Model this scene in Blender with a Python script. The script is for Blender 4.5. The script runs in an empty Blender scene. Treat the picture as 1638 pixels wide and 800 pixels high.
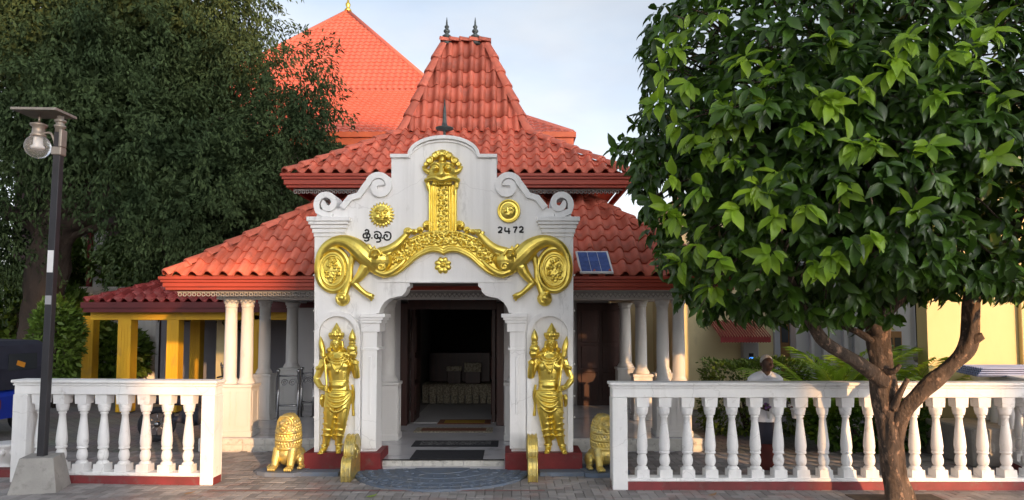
import bpy, bmesh, math, random
import numpy as np
from mathutils import Vector, Matrix, noise as mnoise
R = math.radians
rnd = random.Random(7)
scene = bpy.context.scene
COL = scene.collection

# ---------------------------------------------------------------- camera
FPX, PITCH, CX, CY, CAMZ = 1100.0, R(3.3), 819.0, 451.0, 2.1
cam = bpy.data.cameras.new('camera')
cam.sensor_width = 36.0
cam.lens = FPX / 1638.0 * 36.0
cam.shift_y = 51.0 / 1638.0
cam.clip_end = 2000
camo = bpy.data.objects.new('camera', cam)
COL.objects.link(camo)
camo.location = (0, 0, CAMZ)
camo.rotation_euler = (R(90) + PITCH, 0, 0)
scene.camera = camo

# ---------------------------------------------------------------- sky, sun, exposure
SUN_AZ, SUN_EL = R(151), R(9.0)
world = bpy.data.worlds.new('World')
scene.world = world
world.use_nodes = True
wn, wl = world.node_tree.nodes, world.node_tree.links
wn.clear()
wo = wn.new('ShaderNodeOutputWorld')
bg = wn.new('ShaderNodeBackground')
sky = wn.new('ShaderNodeTexSky')
sky.sky_type = 'NISHITA'
sky.sun_disc = False
sky.sun_elevation = SUN_EL
sky.sun_rotation = SUN_AZ
sky.air_density = 1.0
sky.dust_density = 2.6
sky.ozone_density = 1.5
tc = wn.new('ShaderNodeTexCoord')
mp = wn.new('ShaderNodeMapping'); mp.inputs['Scale'].default_value = (1.2, 1.2, 3.0)
cn = wn.new('ShaderNodeTexNoise'); cn.inputs['Scale'].default_value = 1.6; cn.inputs['Detail'].default_value = 7; cn.inputs['Roughness'].default_value = .55
cr = wn.new('ShaderNodeValToRGB'); cr.color_ramp.elements[0].position = .34; cr.color_ramp.elements[1].position = .66
cr.color_ramp.elements[0].color = (.62, .62, .62, 1); cr.color_ramp.elements[1].color = (1, 1, 1, 1)
mx = wn.new('ShaderNodeMixRGB')
bw = wn.new('ShaderNodeRGBToBW'); wl.new(sky.outputs['Color'], bw.inputs['Color'])     # clouds take the light of the sky around them
cm = wn.new('ShaderNodeMixRGB'); cm.blend_type = 'MULTIPLY'; cm.inputs['Fac'].default_value = 1; cm.inputs['Color2'].default_value = (.84, .85, .885, 1)
ca = wn.new('ShaderNodeMixRGB'); ca.blend_type = 'ADD'; ca.inputs['Fac'].default_value = 1; ca.inputs['Color2'].default_value = (.20, .21, .23, 1)
c2 = wn.new('ShaderNodeValToRGB'); c2.color_ramp.elements[0].position = .36; c2.color_ramp.elements[1].position = .68
c2.color_ramp.elements[0].color = (.72, .75, .83, 1); c2.color_ramp.elements[1].color = (.95, .95, .96, 1)     # grey bases, white tops
n2_ = wn.new('ShaderNodeTexNoise'); n2_.inputs['Scale'].default_value = 3.1; n2_.inputs['Detail'].default_value = 8; wl.new(mp.outputs['Vector'], n2_.inputs['Vector'])
wl.new(n2_.outputs['Fac'], c2.inputs['Fac']); wl.new(c2.outputs['Color'], cm.inputs['Color2'])
wl.new(bw.outputs['Val'], cm.inputs['Color1']); wl.new(cm.outputs['Color'], ca.inputs['Color1']); wl.new(ca.outputs['Color'], mx.inputs['Color2'])
wl.new(tc.outputs['Generated'], mp.inputs['Vector']); wl.new(mp.outputs['Vector'], cn.inputs['Vector'])
wl.new(cn.outputs['Fac'], cr.inputs['Fac']); wl.new(cr.outputs['Color'], mx.inputs['Fac'])
wl.new(sky.outputs['Color'], mx.inputs['Color1']); wl.new(mx.outputs['Color'], bg.inputs['Color'])
bg.inputs['Strength'].default_value = .15
wl.new(bg.outputs['Background'], wo.inputs['Surface'])

sl = bpy.data.lights.new('sun', 'SUN')
sl.energy = 2.0; sl.angle = R(.6); sl.color = (1.0, .56, .25)
so = bpy.data.objects.new('sun', sl); COL.objects.link(so)
SUNV = Vector((math.sin(SUN_AZ) * math.cos(SUN_EL), math.cos(SUN_AZ) * math.cos(SUN_EL), math.sin(SUN_EL)))
so.rotation_euler = SUNV.to_track_quat('Z', 'Y').to_euler()
so.location = (12, -20, 20)
vs = scene.view_settings
vs.view_transform = 'Standard'; vs.look = 'None'; vs.gamma = 1; vs.use_curve_mapping = False
vs.exposure = 1.65
scene.cycles.max_bounces = 8; scene.cycles.diffuse_bounces = 5
scene.cycles.use_denoising = True

# ---------------------------------------------------------------- helpers
def P(px, py, Y):
    """photo pixel -> world point at depth Y"""
    xc, yc = (px - CX) / FPX, (CY - py) / FPX
    d = (xc, math.cos(PITCH) - yc * math.sin(PITCH), math.sin(PITCH) + yc * math.cos(PITCH))
    k = Y / d[1]
    return Vector((d[0] * k, Y, CAMZ + d[2] * k))
def PX(px, Y, py=515): return P(px, py, Y).x
def PZ(py, Y): return P(819, py, Y).z

ORG = {}
def empty(name, loc=(0, 0, 0), label=None, cat=None, group=None, kind=None, rz=0):
    o = bpy.data.objects.new(name, None)
    COL.objects.link(o); o.location = loc; o.rotation_euler = (0, 0, rz)
    o.empty_display_size = .1
    ORG[o.name] = Vector(loc)
    return tag(o, label, cat, group, kind)
def tag(o, label=None, cat=None, group=None, kind=None):
    if label: o['label'] = label
    if cat: o['category'] = cat
    if group: o['group'] = group
    if kind: o['kind'] = kind
    return o
def obj_from_mesh(name, me, mat=None, parent=None):
    o = bpy.data.objects.new(name, me); COL.objects.link(o)
    if mat is not None and not me.materials: me.materials.append(mat)
    if parent is not None:
        o.parent = parent
        ORG[o.name] = ORG.get(parent.name, Vector((0, 0, 0)))
    return o

class MB:
    """collects geometry; build() links it as one mesh object"""
    def __init__(s): s.v = []; s.f = []; s.sm = []
    def add(s, verts, faces, smooth=False):
        b = len(s.v); s.v.extend([tuple(v) for v in verts])
        s.f.extend([tuple(i + b for i in f) for f in faces]); s.sm.extend([smooth] * len(faces)); return s
    def box(s, x0, x1, y0, y1, z0, z1, bev=0):
        if bev <= 0:
            v = [(x0,y0,z0),(x1,y0,z0),(x1,y1,z0),(x0,y1,z0),(x0,y0,z1),(x1,y0,z1),(x1,y1,z1),(x0,y1,z1)]
            return s.add(v, [(0,3,2,1),(4,5,6,7),(0,1,5,4),(1,2,6,5),(2,3,7,6),(3,0,4,7)])
        b = min(bev, (x1-x0)*.45, (y1-y0)*.45, (z1-z0)*.45)
        bm = bmesh.new(); bmesh.ops.create_cube(bm, size=1)
        for v in bm.verts: v.co = Vector(((x0+x1)/2+v.co.x*(x1-x0), (y0+y1)/2+v.co.y*(y1-y0), (z0+z1)/2+v.co.z*(z1-z0)))
        bmesh.ops.bevel(bm, geom=bm.edges[:], offset=b, segments=1, affect='EDGES')
        bm.verts.index_update()
        s.add([v.co[:] for v in bm.verts], [[v.index for v in f.verts] for f in bm.faces]); bm.free(); return s
    def obox(s, c, size, M=None):
        hx, hy, hz = size[0]/2, size[1]/2, size[2]/2
        v = [Vector(p) for p in [(-hx,-hy,-hz),(hx,-hy,-hz),(hx,hy,-hz),(-hx,hy,-hz),(-hx,-hy,hz),(hx,-hy,hz),(hx,hy,hz),(-hx,hy,hz)]]
        if M is not None: v = [M @ p for p in v]
        c = Vector(c)
        return s.add([p + c for p in v], [(0,3,2,1),(4,5,6,7),(0,1,5,4),(1,2,6,5),(2,3,7,6),(3,0,4,7)])
    def frustum(s, x, y, z0, z1, a0, b0, a1, b1, rz=0):
        ca, sa = math.cos(rz), math.sin(rz); v = []
        for z, a, b in ((z0, a0, b0), (z1, a1, b1)):
            for i, j in ((-1,-1),(1,-1),(1,1),(-1,1)):
                px, py = i*a, j*b; v.append((x+px*ca-py*sa, y+px*sa+py*ca, z))
        return s.add(v, [(0,3,2,1),(4,5,6,7),(0,1,5,4),(1,2,6,5),(2,3,7,6),(3,0,4,7)])
    def lathe(s, c, prof, n=24, smooth=True, M=None, caps=True):
        """prof: list of (r, z)"""
        v = []; f = []; c = Vector(c)
        for r, z in prof:
            for k in range(n):
                a = 2*math.pi*k/n; p = Vector((r*math.cos(a), r*math.sin(a), z))
                if M is not None: p = M @ p
                v.append(p + c)
        m = len(prof)
        for i in range(m-1):
            for k in range(n):
                k2 = (k+1) % n; f.append((i*n+k, i*n+k2, (i+1)*n+k2, (i+1)*n+k))
        if caps:
            f.append(tuple(range(n-1, -1, -1))); f.append(tuple((m-1)*n+k for k in range(n)))
        return s.add(v, f, smooth)
    def ball(s, c, r, n=12, m=8, M=None):
        rx, ry, rz = (r, r, r) if not hasattr(r, '__len__') else r
        c = Vector(c); v = []; f = []
        for i in range(1, m):
            th = math.pi*i/m
            for k in range(n):
                a = 2*math.pi*k/n
                p = Vector((rx*math.sin(th)*math.cos(a), ry*math.sin(th)*math.sin(a), rz*math.cos(th)))
                if M is not None: p = M @ p
                v.append(p + c)
        t, b = Vector((0,0,rz)), Vector((0,0,-rz))
        if M is not None: t, b = M @ t, M @ b
        v += [t + c, b + c]; T, B = len(v)-2, len(v)-1
        for i in range(m-2):
            for k in range(n):
                k2 = (k+1) % n; f.append((i*n+k, (i+1)*n+k, (i+1)*n+k2, i*n+k2))
        for k in range(n):
            k2 = (k+1) % n; f.append((T, k, k2)); f.append((B, (m-2)*n+k2, (m-2)*n+k))
        return s.add(v, f, True)
    def tube(s, path, rad, n=10, flat=None, closed=False, smooth=True, jit=0):
        """sweep a circle; flat=(axis vector, factor) squashes along axis"""
        pts = [Vector(p) for p in path]; m = len(pts)
        if not hasattr(rad, '__len__'): rad = [rad]*m
        v = []; f = []; up = Vector((0, 0, 1)); prev = None
        for i, p in enumerate(pts):
            if closed: t = pts[(i+1) % m] - pts[i-1]
            else: t = pts[min(i+1, m-1)] - pts[max(i-1, 0)]
            if t.length < 1e-9: t = Vector((0,0,1))
            t.normalize()
            if prev is None:
                a = up if abs(t.z) < .9 else Vector((0, 1, 0)); x = t.cross(a).normalized()
            else:
                x = (prev - t*prev.dot(t))
                x = x.normalized() if x.length > 1e-6 else t.orthogonal().normalized()
            prev = x; y = t.cross(x)
            for k in range(n):
                a = 2*math.pi*k/n
                rr = rad[i]
                if jit: rr *= 1 + jit*mnoise.noise(Vector((p.x*4+math.cos(a)*1.3, p.y*4+math.sin(a)*1.3, p.z*2.2)))
                q = (x*math.cos(a) + y*math.sin(a))*rr
                if flat: ax, k_ = flat; q = q - ax*(q.dot(ax)*(1-k_))
                v.append(p + q)
        for i in range(m if closed else m-1):
            i2 = (i+1) % m
            for k in range(n):
                k2 = (k+1) % n; f.append((i*n+k, i*n+k2, i2*n+k2, i2*n+k))
        if not closed:
            f.append(tuple(range(n-1, -1, -1))); f.append(tuple((m-1)*n+k for k in range(n)))
        return s.add(v, f, smooth)
    def prism(s, poly, y0, y1):
        """poly: (x,z) outline, extruded from y0 (front) to y1; concave allowed"""
        from mathutils.geometry import tessellate_polygon
        n = len(poly); v = [(x, y0, z) for x, z in poly] + [(x, y1, z) for x, z in poly]
        tris = tessellate_polygon([[Vector((x, z, 0)) for x, z in poly]])
        area = sum(poly[i][0]*poly[(i+1) % n][1]-poly[(i+1) % n][0]*poly[i][1] for i in range(n))
        f = []
        for t in tris:
            a = [poly[i] for i in t]
            ar = (a[1][0]-a[0][0])*(a[2][1]-a[0][1])-(a[2][0]-a[0][0])*(a[1][1]-a[0][1])
            t2 = tuple(t) if ar > 0 else tuple(reversed(t))
            f.append(t2); f.append(tuple(i+n for i in reversed(t2)))
        for i in range(n):
            j = (i+1) % n
            f.append((i, i+n, j+n, j) if area > 0 else (j, j+n, i+n, i))
        return s.add(v, f)
    def xprism(s, poly, x0, x1):
        """poly: (y,z) outline extruded along x"""
        b = len(s.v); s.prism(poly, x0, x1)
        for i in range(b, len(s.v)):
            a, e, z = s.v[i]; s.v[i] = (e, a, z)
        return s
    def mesh(s, name, org=None):
        v = s.v
        if org is not None and org.length > 0: v = [(a-org.x, b-org.y, c-org.z) for a, b, c in v]
        me = bpy.data.meshes.new(name); me.from_pydata(v, [], s.f)
        me.polygons.foreach_set('use_smooth', s.sm); me.update(); return me
    def build(s, name, mat, parent=None, fixn=False):
        org = ORG.get(parent.name) if parent is not None else None
        me = s.mesh(name, org)
        if fixn:
            bm = bmesh.new(); bm.from_mesh(me); bmesh.ops.recalc_face_normals(bm, faces=bm.faces[:]); bm.to_mesh(me); bm.free()
        return obj_from_mesh(name, me, mat, parent)
    def organic(s, name, mat, parent=None, voxel=.012, smooth=2, factor=.5, flipx=None):
        """fuse everything collected into one continuous skin"""
        me = s.mesh(name + '_raw'); t = bpy.data.objects.new(name + '_raw', me); COL.objects.link(t)
        m = t.modifiers.new('r', 'REMESH'); m.mode = 'VOXEL'; m.voxel_size = voxel; m.use_smooth_shade = True
        if smooth:
            q = t.modifiers.new('s', 'SMOOTH'); q.iterations = smooth; q.factor = factor
        dg = bpy.context.evaluated_depsgraph_get(); dg.update()
        me2 = bpy.data.meshes.new_from_object(t.evaluated_get(dg)); me2.name = name
        bpy.data.objects.remove(t); bpy.data.meshes.remove(me)
        org = ORG.get(parent.name) if parent is not None else None
        if org is not None and org.length > 0: me2.transform(Matrix.Translation(-org))
        me2.polygons.foreach_set('use_smooth', [True]*len(me2.polygons)); me2.materials.clear()
        return obj_from_mesh(name, me2, mat, parent)

def copy_tree(o, parent=None):
    c = o.copy(); COL.objects.link(c); c.parent = parent
    for ch in [x for x in o.children]: copy_tree(ch, c)
    return c

def lerp(a, b, t): return a + (b - a) * t
def curve(pts, n=8):
    """Catmull-Rom through points"""
    pts = [Vector(p) for p in pts]; out = []
    for i in range(len(pts)-1):
        p0, p1, p2, p3 = pts[max(i-1, 0)], pts[i], pts[i+1], pts[min(i+2, len(pts)-1)]
        for k in range(n):
            t = k/n
            out.append(.5*((2*p1)+(-p0+p2)*t+(2*p0-5*p1+4*p2-p3)*t*t+(-p0+3*p1-3*p2+p3)*t*t*t))
    out.append(pts[-1]); return out
def radii(vals, n=8):
    return [p.x for p in curve([(v, 0, 0) for v in vals], n)]

# ---------------------------------------------------------------- materials
def mat(name, col, col2=None, scale=4.0, lo=.35, hi=.7, rough=.6, metal=0.0, bump=0.0, bscale=30.0, stretch=(1, 1, 1),
        island=0.0, spec=.4, dirt=None, dirtscale=2.0, dirtlo=.55, dirthi=.75, trans=0.0, detail=5, coat=0, streak=None):
    m = bpy.data.materials.new(name); m.use_nodes = True
    nt = m.node_tree; N, L = nt.nodes, nt.links
    b = N['Principled BSDF']
    b.inputs['Roughness'].default_value = rough; b.inputs['Metallic'].default_value = metal
    b.inputs['Specular IOR Level'].default_value = spec
    if coat: b.inputs['Coat Weight'].default_value = coat
    tcn = N.new('ShaderNodeTexCoord'); geo = N.new('ShaderNodeNewGeometry')
    mpn = N.new('ShaderNodeMapping'); mpn.inputs['Scale'].default_value = stretch
    L.new(geo.outputs['Position'], mpn.inputs['Vector'])
    out = None
    c1 = N.new('ShaderNodeRGB'); c1.outputs[0].default_value = (*col, 1); out = c1.outputs[0]
    if col2 is not None:
        n1 = N.new('ShaderNodeTexNoise'); n1.inputs['Scale'].default_value = scale; n1.inputs['Detail'].default_value = detail
        L.new(mpn.outputs['Vector'], n1.inputs['Vector'])
        r1 = N.new('ShaderNodeMapRange'); r1.inputs['From Min'].default_value = lo; r1.inputs['From Max'].default_value = hi
        L.new(n1.outputs['Fac'], r1.inputs['Value'])
        x1 = N.new('ShaderNodeMixRGB'); L.new(r1.outputs['Result'], x1.inputs['Fac']); L.new(out, x1.inputs['Color1'])
        x1.inputs['Color2'].default_value = (*col2, 1); out = x1.outputs['Color']
    if dirt is not None:
        n2 = N.new('ShaderNodeTexNoise'); n2.inputs['Scale'].default_value = dirtscale; n2.inputs['Detail'].default_value = 8; n2.inputs['Roughness'].default_value = .65
        L.new(mpn.outputs['Vector'], n2.inputs['Vector'])
        r2 = N.new('ShaderNodeMapRange'); r2.inputs['From Min'].default_value = dirtlo; r2.inputs['From Max'].default_value = dirthi
        L.new(n2.outputs['Fac'], r2.inputs['Value'])
        x2 = N.new('ShaderNodeMixRGB'); L.new(r2.outputs['Result'], x2.inputs['Fac']); L.new(out, x2.inputs['Color1'])
        x2.inputs['Color2'].default_value = (*dirt, 1); out = x2.outputs['Color']
    if streak is not None:      # rain streaks: noise drawn out vertically
        ms_ = N.new('ShaderNodeMapping'); ms_.inputs['Scale'].default_value = (9, 9, .35); L.new(geo.outputs['Position'], ms_.inputs['Vector'])
        n4 = N.new('ShaderNodeTexNoise'); n4.inputs['Scale'].default_value = 1.0; n4.inputs['Detail'].default_value = 6; n4.inputs['Roughness'].default_value = .6
        L.new(ms_.outputs['Vector'], n4.inputs['Vector'])
        r4 = N.new('ShaderNodeMapRange'); r4.inputs['From Min'].default_value = .50; r4.inputs['From Max'].default_value = .80; r4.inputs['To Max'].default_value = .36
        L.new(n4.outputs['Fac'], r4.inputs['Value'])
        x4 = N.new('ShaderNodeMixRGB'); L.new(r4.outputs['Result'], x4.inputs['Fac']); L.new(out, x4.inputs['Color1'])
        x4.inputs['Color2'].default_value = (*streak, 1); out = x4.outputs['Color']
        vo = N.new('ShaderNodeTexVoronoi'); vo.feature = 'DISTANCE_TO_EDGE'; vo.inputs['Scale'].default_value = 1.1     # hairline cracks
        wv = N.new('ShaderNodeMixRGB'); wv.inputs['Fac'].default_value = .12; L.new(geo.outputs['Position'], wv.inputs['Color1'])
        n5 = N.new('ShaderNodeTexNoise'); n5.inputs['Scale'].default_value = 6; L.new(geo.outputs['Position'], n5.inputs['Vector']); L.new(n5.outputs['Color'], wv.inputs['Color2'])
        L.new(wv.outputs['Color'], vo.inputs['Vector'])
        r5 = N.new('ShaderNodeMapRange'); r5.inputs['From Min'].default_value = .0; r5.inputs['From Max'].default_value = .006; r5.inputs['To Min'].default_value = .30; r5.inputs['To Max'].default_value = 0
        L.new(vo.outputs['Distance'], r5.inputs['Value'])
        x5 = N.new('ShaderNodeMixRGB'); L.new(r5.outputs['Result'], x5.inputs['Fac']); L.new(out, x5.inputs['Color1'])
        x5.inputs['Color2'].default_value = (.28, .27, .26, 1); out = x5.outputs['Color']
    if island:
        oi = N.new('ShaderNodeObjectInfo')
        ad = N.new('ShaderNodeMath'); ad.operation = 'ADD'; L.new(geo.outputs['Random Per Island'], ad.inputs[0]); L.new(oi.outputs['Random'], ad.inputs[1])
        fr = N.new('ShaderNodeMath'); fr.operation = 'FRACT'; L.new(ad.outputs[0], fr.inputs[0])
        rr = N.new('ShaderNodeMapRange'); rr.inputs['To Min'].default_value = 1-island; rr.inputs['To Max'].default_value = 1+island
        L.new(fr.outputs[0], rr.inputs['Value'])
        hs = N.new('ShaderNodeHueSaturation'); L.new(rr.outputs['Result'], hs.inputs['Value']); L.new(out, hs.inputs['Color'])
        out = hs.outputs['Color']
    L.new(out, b.inputs['Base Color'])
    if trans:
        tr = N.new('ShaderNodeBsdfTranslucent'); L.new(out, tr.inputs['Color'])
        ms = N.new('ShaderNodeMixShader'); ms.inputs['Fac'].default_value = trans
        L.new(b.outputs[0], ms.inputs[1]); L.new(tr.outputs[0], ms.inputs[2])
        L.new(ms.outputs[0], N['Material Output'].inputs['Surface'])
    if bump:
        n3 = N.new('ShaderNodeTexNoise'); n3.inputs['Scale'].default_value = bscale; n3.inputs['Detail'].default_value = 4
        L.new(mpn.outputs['Vector'], n3.inputs['Vector'])
        bp = N.new('ShaderNodeBump'); bp.inputs['Strength'].default_value = bump; bp.inputs['Distance'].default_value = .02
        L.new(n3.outputs['Fac'], bp.inputs['Height']); L.new(bp.outputs['Normal'], b.inputs['Normal'])
    return m

M = {}
M['plaster'] = mat('white_plaster', (.84, .83, .815), (.77, .76, .75), 1.3, streak=(.50, .49, .47), bump=.10, bscale=35, rough=.75, dirt=(.36, .35, .33), dirtscale=3.5, dirtlo=.60, dirthi=.86, stretch=(1.4, 1.4, .55))
M['plaster_b'] = mat('balustrade_white', (.80, .80, .79), (.70, .70, .71), 2.2, streak=(.52, .50, .48), island=.03, bump=.12, bscale=45, rough=.7, dirt=(.33, .31, .29), dirtscale=6, dirtlo=.60, dirthi=.82)
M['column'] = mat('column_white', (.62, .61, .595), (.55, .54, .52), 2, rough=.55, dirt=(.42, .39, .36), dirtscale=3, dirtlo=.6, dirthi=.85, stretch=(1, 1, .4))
M['gold'] = mat('gold_paint', (.86, .68, .15), (.70, .52, .09), 6, rough=.29, metal=.90, bump=.12, bscale=60, spec=.5, dirt=(.40, .29, .09), dirtscale=11, dirtlo=.58, dirthi=.80)
M['gold_worn'] = mat('gold_paint_worn', (.74, .56, .14), (.50, .42, .18), 9, rough=.36, metal=.62, bump=.2, bscale=70, dirt=(.30, .27, .18), dirtscale=12, dirtlo=.52, dirthi=.72)
M['red'] = mat('red_floor_paint', (.20, .018, .02), (.13, .012, .014), 5, rough=.5, bump=.05, dirt=(.12, .07, .06), dirtscale=8)
M['maroon'] = mat('maroon_paint', (.22, .035, .04), (.13, .03, .03), 5, rough=.65, dirt=(.14, .10, .09), dirtscale=7)
M['tile'] = mat('clay_tile', (.60, .150, .090), (.50, .120, .076), 3.0, rough=.55, bump=.05, bscale=60, island=.22, dirt=(.22, .075, .056), dirtscale=3.4, dirtlo=.54, dirthi=.80)
M['tile_dk'] = mat('clay_tile_dark', (.25, .040, .038), (.18, .03, .03), 3.0, rough=.55, island=.18)
M['tile_far'] = mat('metal_tile', (.50, .135, .095), (.45, .115, .08), .8, rough=.42, island=.0)
M['fascia'] = mat('fascia_paint', (.36, .052, .026), (.29, .042, .024), 3, rough=.45, bump=.03, dirt=(.18, .04, .03), dirtscale=4, stretch=(.4, 1, 2))
M['fascia_or'] = mat('orange_fascia', (.62, .12, .035), (.52, .09, .03), 3, rough=.45)
M['darkwood'] = mat('dark_wood', (.045, .014, .010), (.028, .009, .007), 3, rough=.4, bump=.08, bscale=20, stretch=(6, 6, .6))
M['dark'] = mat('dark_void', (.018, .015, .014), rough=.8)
M['soffit'] = mat('soffit_board', (.10, .06, .05), (.07, .045, .04), 3, rough=.7)
M['lace'] = mat('lace_valance', (.36, .35, .33), (.28, .27, .26), 8, rough=.6)
M['floor'] = mat('porch_floor', (.58, .58, .60), (.50, .50, .52), 1.5, rough=.16, spec=.5, dirt=(.28, .27, .27), dirtscale=2)
M['steptile'] = mat('step_tile', (.62, .61, .57), (.50, .49, .45), 8, rough=.35, dirt=(.30, .29, .27), dirtscale=11, dirtlo=.55, dirthi=.7)
M['inwall'] = mat('inner_wall', (.48, .47, .47), (.42, .41, .41), 1.5, rough=.8)
M['black'] = mat('black_rubber', (.016, .017, .022), (.024, .025, .03), 20, rough=.85, bump=.2, bscale=150)
M['letter'] = mat('letter_paint', (.012, .012, .012), rough=.6)
M['bluepaint'] = mat('blue_stone_paint', (.115, .150, .205), (.145, .175, .225), 4, rough=.75, bump=.15, bscale=30, dirt=(.17, .17, .17), dirtscale=7, dirtlo=.5, dirthi=.75)
M['concrete'] = mat('concrete', (.34, .33, .31), (.26, .25, .235), 4, rough=.85, bump=.25, bscale=45, dirt=(.18, .17, .16), dirtscale=7)
M['pole'] = mat('pole_paint', (.022, .022, .026), (.030, .029, .034), 4, rough=.5)
M['greymetal'] = mat('grey_metal', (.30, .28, .25), (.24, .22, .20), 8, rough=.45, metal=.5)
M['steel'] = mat('steel', (.34, .34, .35), rough=.22, metal=1)
M['white'] = mat('white_paint', (.72, .72, .72), rough=.45)
M['finial'] = mat('finial_bronze', (.075, .085, .085), (.12, .14, .13), 12, rough=.5, metal=.4)
M['yellow'] = mat('yellow_paint', (.62, .36, .015), (.54, .30, .015), 2, rough=.6, dirt=(.36, .22, .04), dirtscale=4, stretch=(1, 1, .4))
M['cream'] = mat('cream_wall', (.66, .58, .34), (.60, .52, .30), 1, rough=.8, bump=.05, dirt=(.42, .37, .24), dirtscale=1.5, stretch=(1, 1, .4))
M['cream_y'] = mat('pale_yellow_wall', (.60, .50, .26), (.55, .46, .23), 1, rough=.8, bump=.05, dirt=(.50, .42, .22), dirtscale=1.2, stretch=(1, 1, .3), dirtlo=.55, dirthi=.9)
M['paleblue'] = mat('pale_wall', (.52, .53, .55), (.46, .47, .49), 1, rough=.8, dirt=(.33, .33, .34), dirtscale=1.6, stretch=(1, 1, .35))
M['brownframe'] = mat('window_wood', (.30, .16, .055), (.24, .12, .04), 6, rough=.5)
M['glassdark'] = mat('window_glass', (.03, .035, .04), rough=.08, spec=.8)
M['awning'] = mat('red_awning', (.25, .03, .03), (.19, .022, .022), 6, rough=.7)
M['bark'] = mat('bark', (.100, .070, .050), (.055, .040, .031), 11, lo=.40, hi=.60, rough=.9, bump=1.0, bscale=34, dirt=(.27, .175, .12), dirtscale=13, dirtlo=.545, dirthi=.62, stretch=(1, 1, .55))
M['bark_dk'] = mat('dark_bark', (.060, .042, .032), (.035, .026, .022), 6, rough=.95, bump=.8, bscale=22, stretch=(1, 1, .5))
M['leaf'] = mat('leaf_green', (.066, .140, .015), (.033, .080, .010), 1.1, rough=.34, island=.42, spec=.5, trans=.28, dirt=(.11, .20, .020), dirtscale=1.4, dirtlo=.54, dirthi=.72)
M['leaf_y'] = mat('young_leaf', (.30, .46, .034), (.18, .34, .026), 3, rough=.36, island=.25, spec=.45, trans=.40)
M['leaf_big'] = mat('old_tree_leaf', (.066, .100, .038), (.036, .062, .026), .7, lo=.36, hi=.64, rough=.72, island=.24, spec=.16, trans=.25, dirt=(.10, .105, .022), dirtscale=.35, dirtlo=.66, dirthi=.84)
M['leaf_lit'] = mat('bush_leaf', (.13, .20, .030), (.075, .15, .022), 1, rough=.5, island=.35, trans=.35)
M['leaf_hedge'] = mat('hedge_leaf', (.13, .19, .025), (.08, .14, .02), 3, rough=.45, island=.35, trans=.3)
M['palm'] = mat('palm_leaf', (.30, .44, .035), (.20, .34, .03), 3, rough=.4, island=.25, trans=.35)
M['skin'] = mat('skin', (.060, .032, .022), (.048, .026, .018), 12, rough=.5)
M['hair'] = mat('grey_hair', (.50, .49, .48), (.32, .31, .31), 60, rough=.9, bump=.5, bscale=160)
M['shirt'] = mat('white_shirt', (.78, .79, .84), (.70, .71, .77), 7, rough=.85, bump=.25, bscale=14)
M['trouser'] = mat('dark_trousers', (.030, .030, .045), rough=.9)
M['sarong'] = mat('maroon_cloth', (.10, .022, .018), (.07, .016, .014), 6, rough=.9)
M['pinkflower'] = mat('pink_flower', (.50, .06, .11), (.34, .05, .20), 40, rough=.6)
M['blueflower'] = mat('violet_flower', (.16, .12, .34), (.32, .07, .20), 40, rough=.6)
M['navy'] = mat('navy_canvas', (.018, .020, .034), (.024, .026, .042), 5, rough=.7, bump=.08, bscale=12)
M['bluebody'] = mat('blue_car_paint', (.008, .030, .30), rough=.3, coat=.4)
M['orange'] = mat('orange_decal', (.55, .22, .02), rough=.5)
M['silver'] = mat('silver_car_paint', (.42, .43, .45), rough=.3, metal=.4)
M['sheet'] = mat('roofing_sheet', (.26, .32, .50), (.22, .27, .44), 3, rough=.45)
M['rugred'] = mat('woven_rug', (.22, .09, .05), (.12, .05, .03), 30, rough=.95)
M['rugyel'] = mat('yellow_rug', (.42, .26, .03), (.33, .20, .025), 30, rough=.95)
M['rugtan'] = mat('pale_rug', (.40, .36, .27), (.20, .17, .13), 25, lo=.45, hi=.55, rough=.95)
M['matgrey'] = mat('mat_print', (.14, .14, .14), (.04, .04, .045), 26, lo=.47, hi=.53, rough=.95)
M['brickroof'] = mat('house_roof', (.30, .10, .06), (.22, .08, .05), 3, rough=.7)
M['housewall'] = mat('house_wall', (.45, .42, .36), (.38, .36, .31), 1, rough=.8)
M['bulb'] = mat('bulb_white', (.75, .75, .72), rough=.4)
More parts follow.
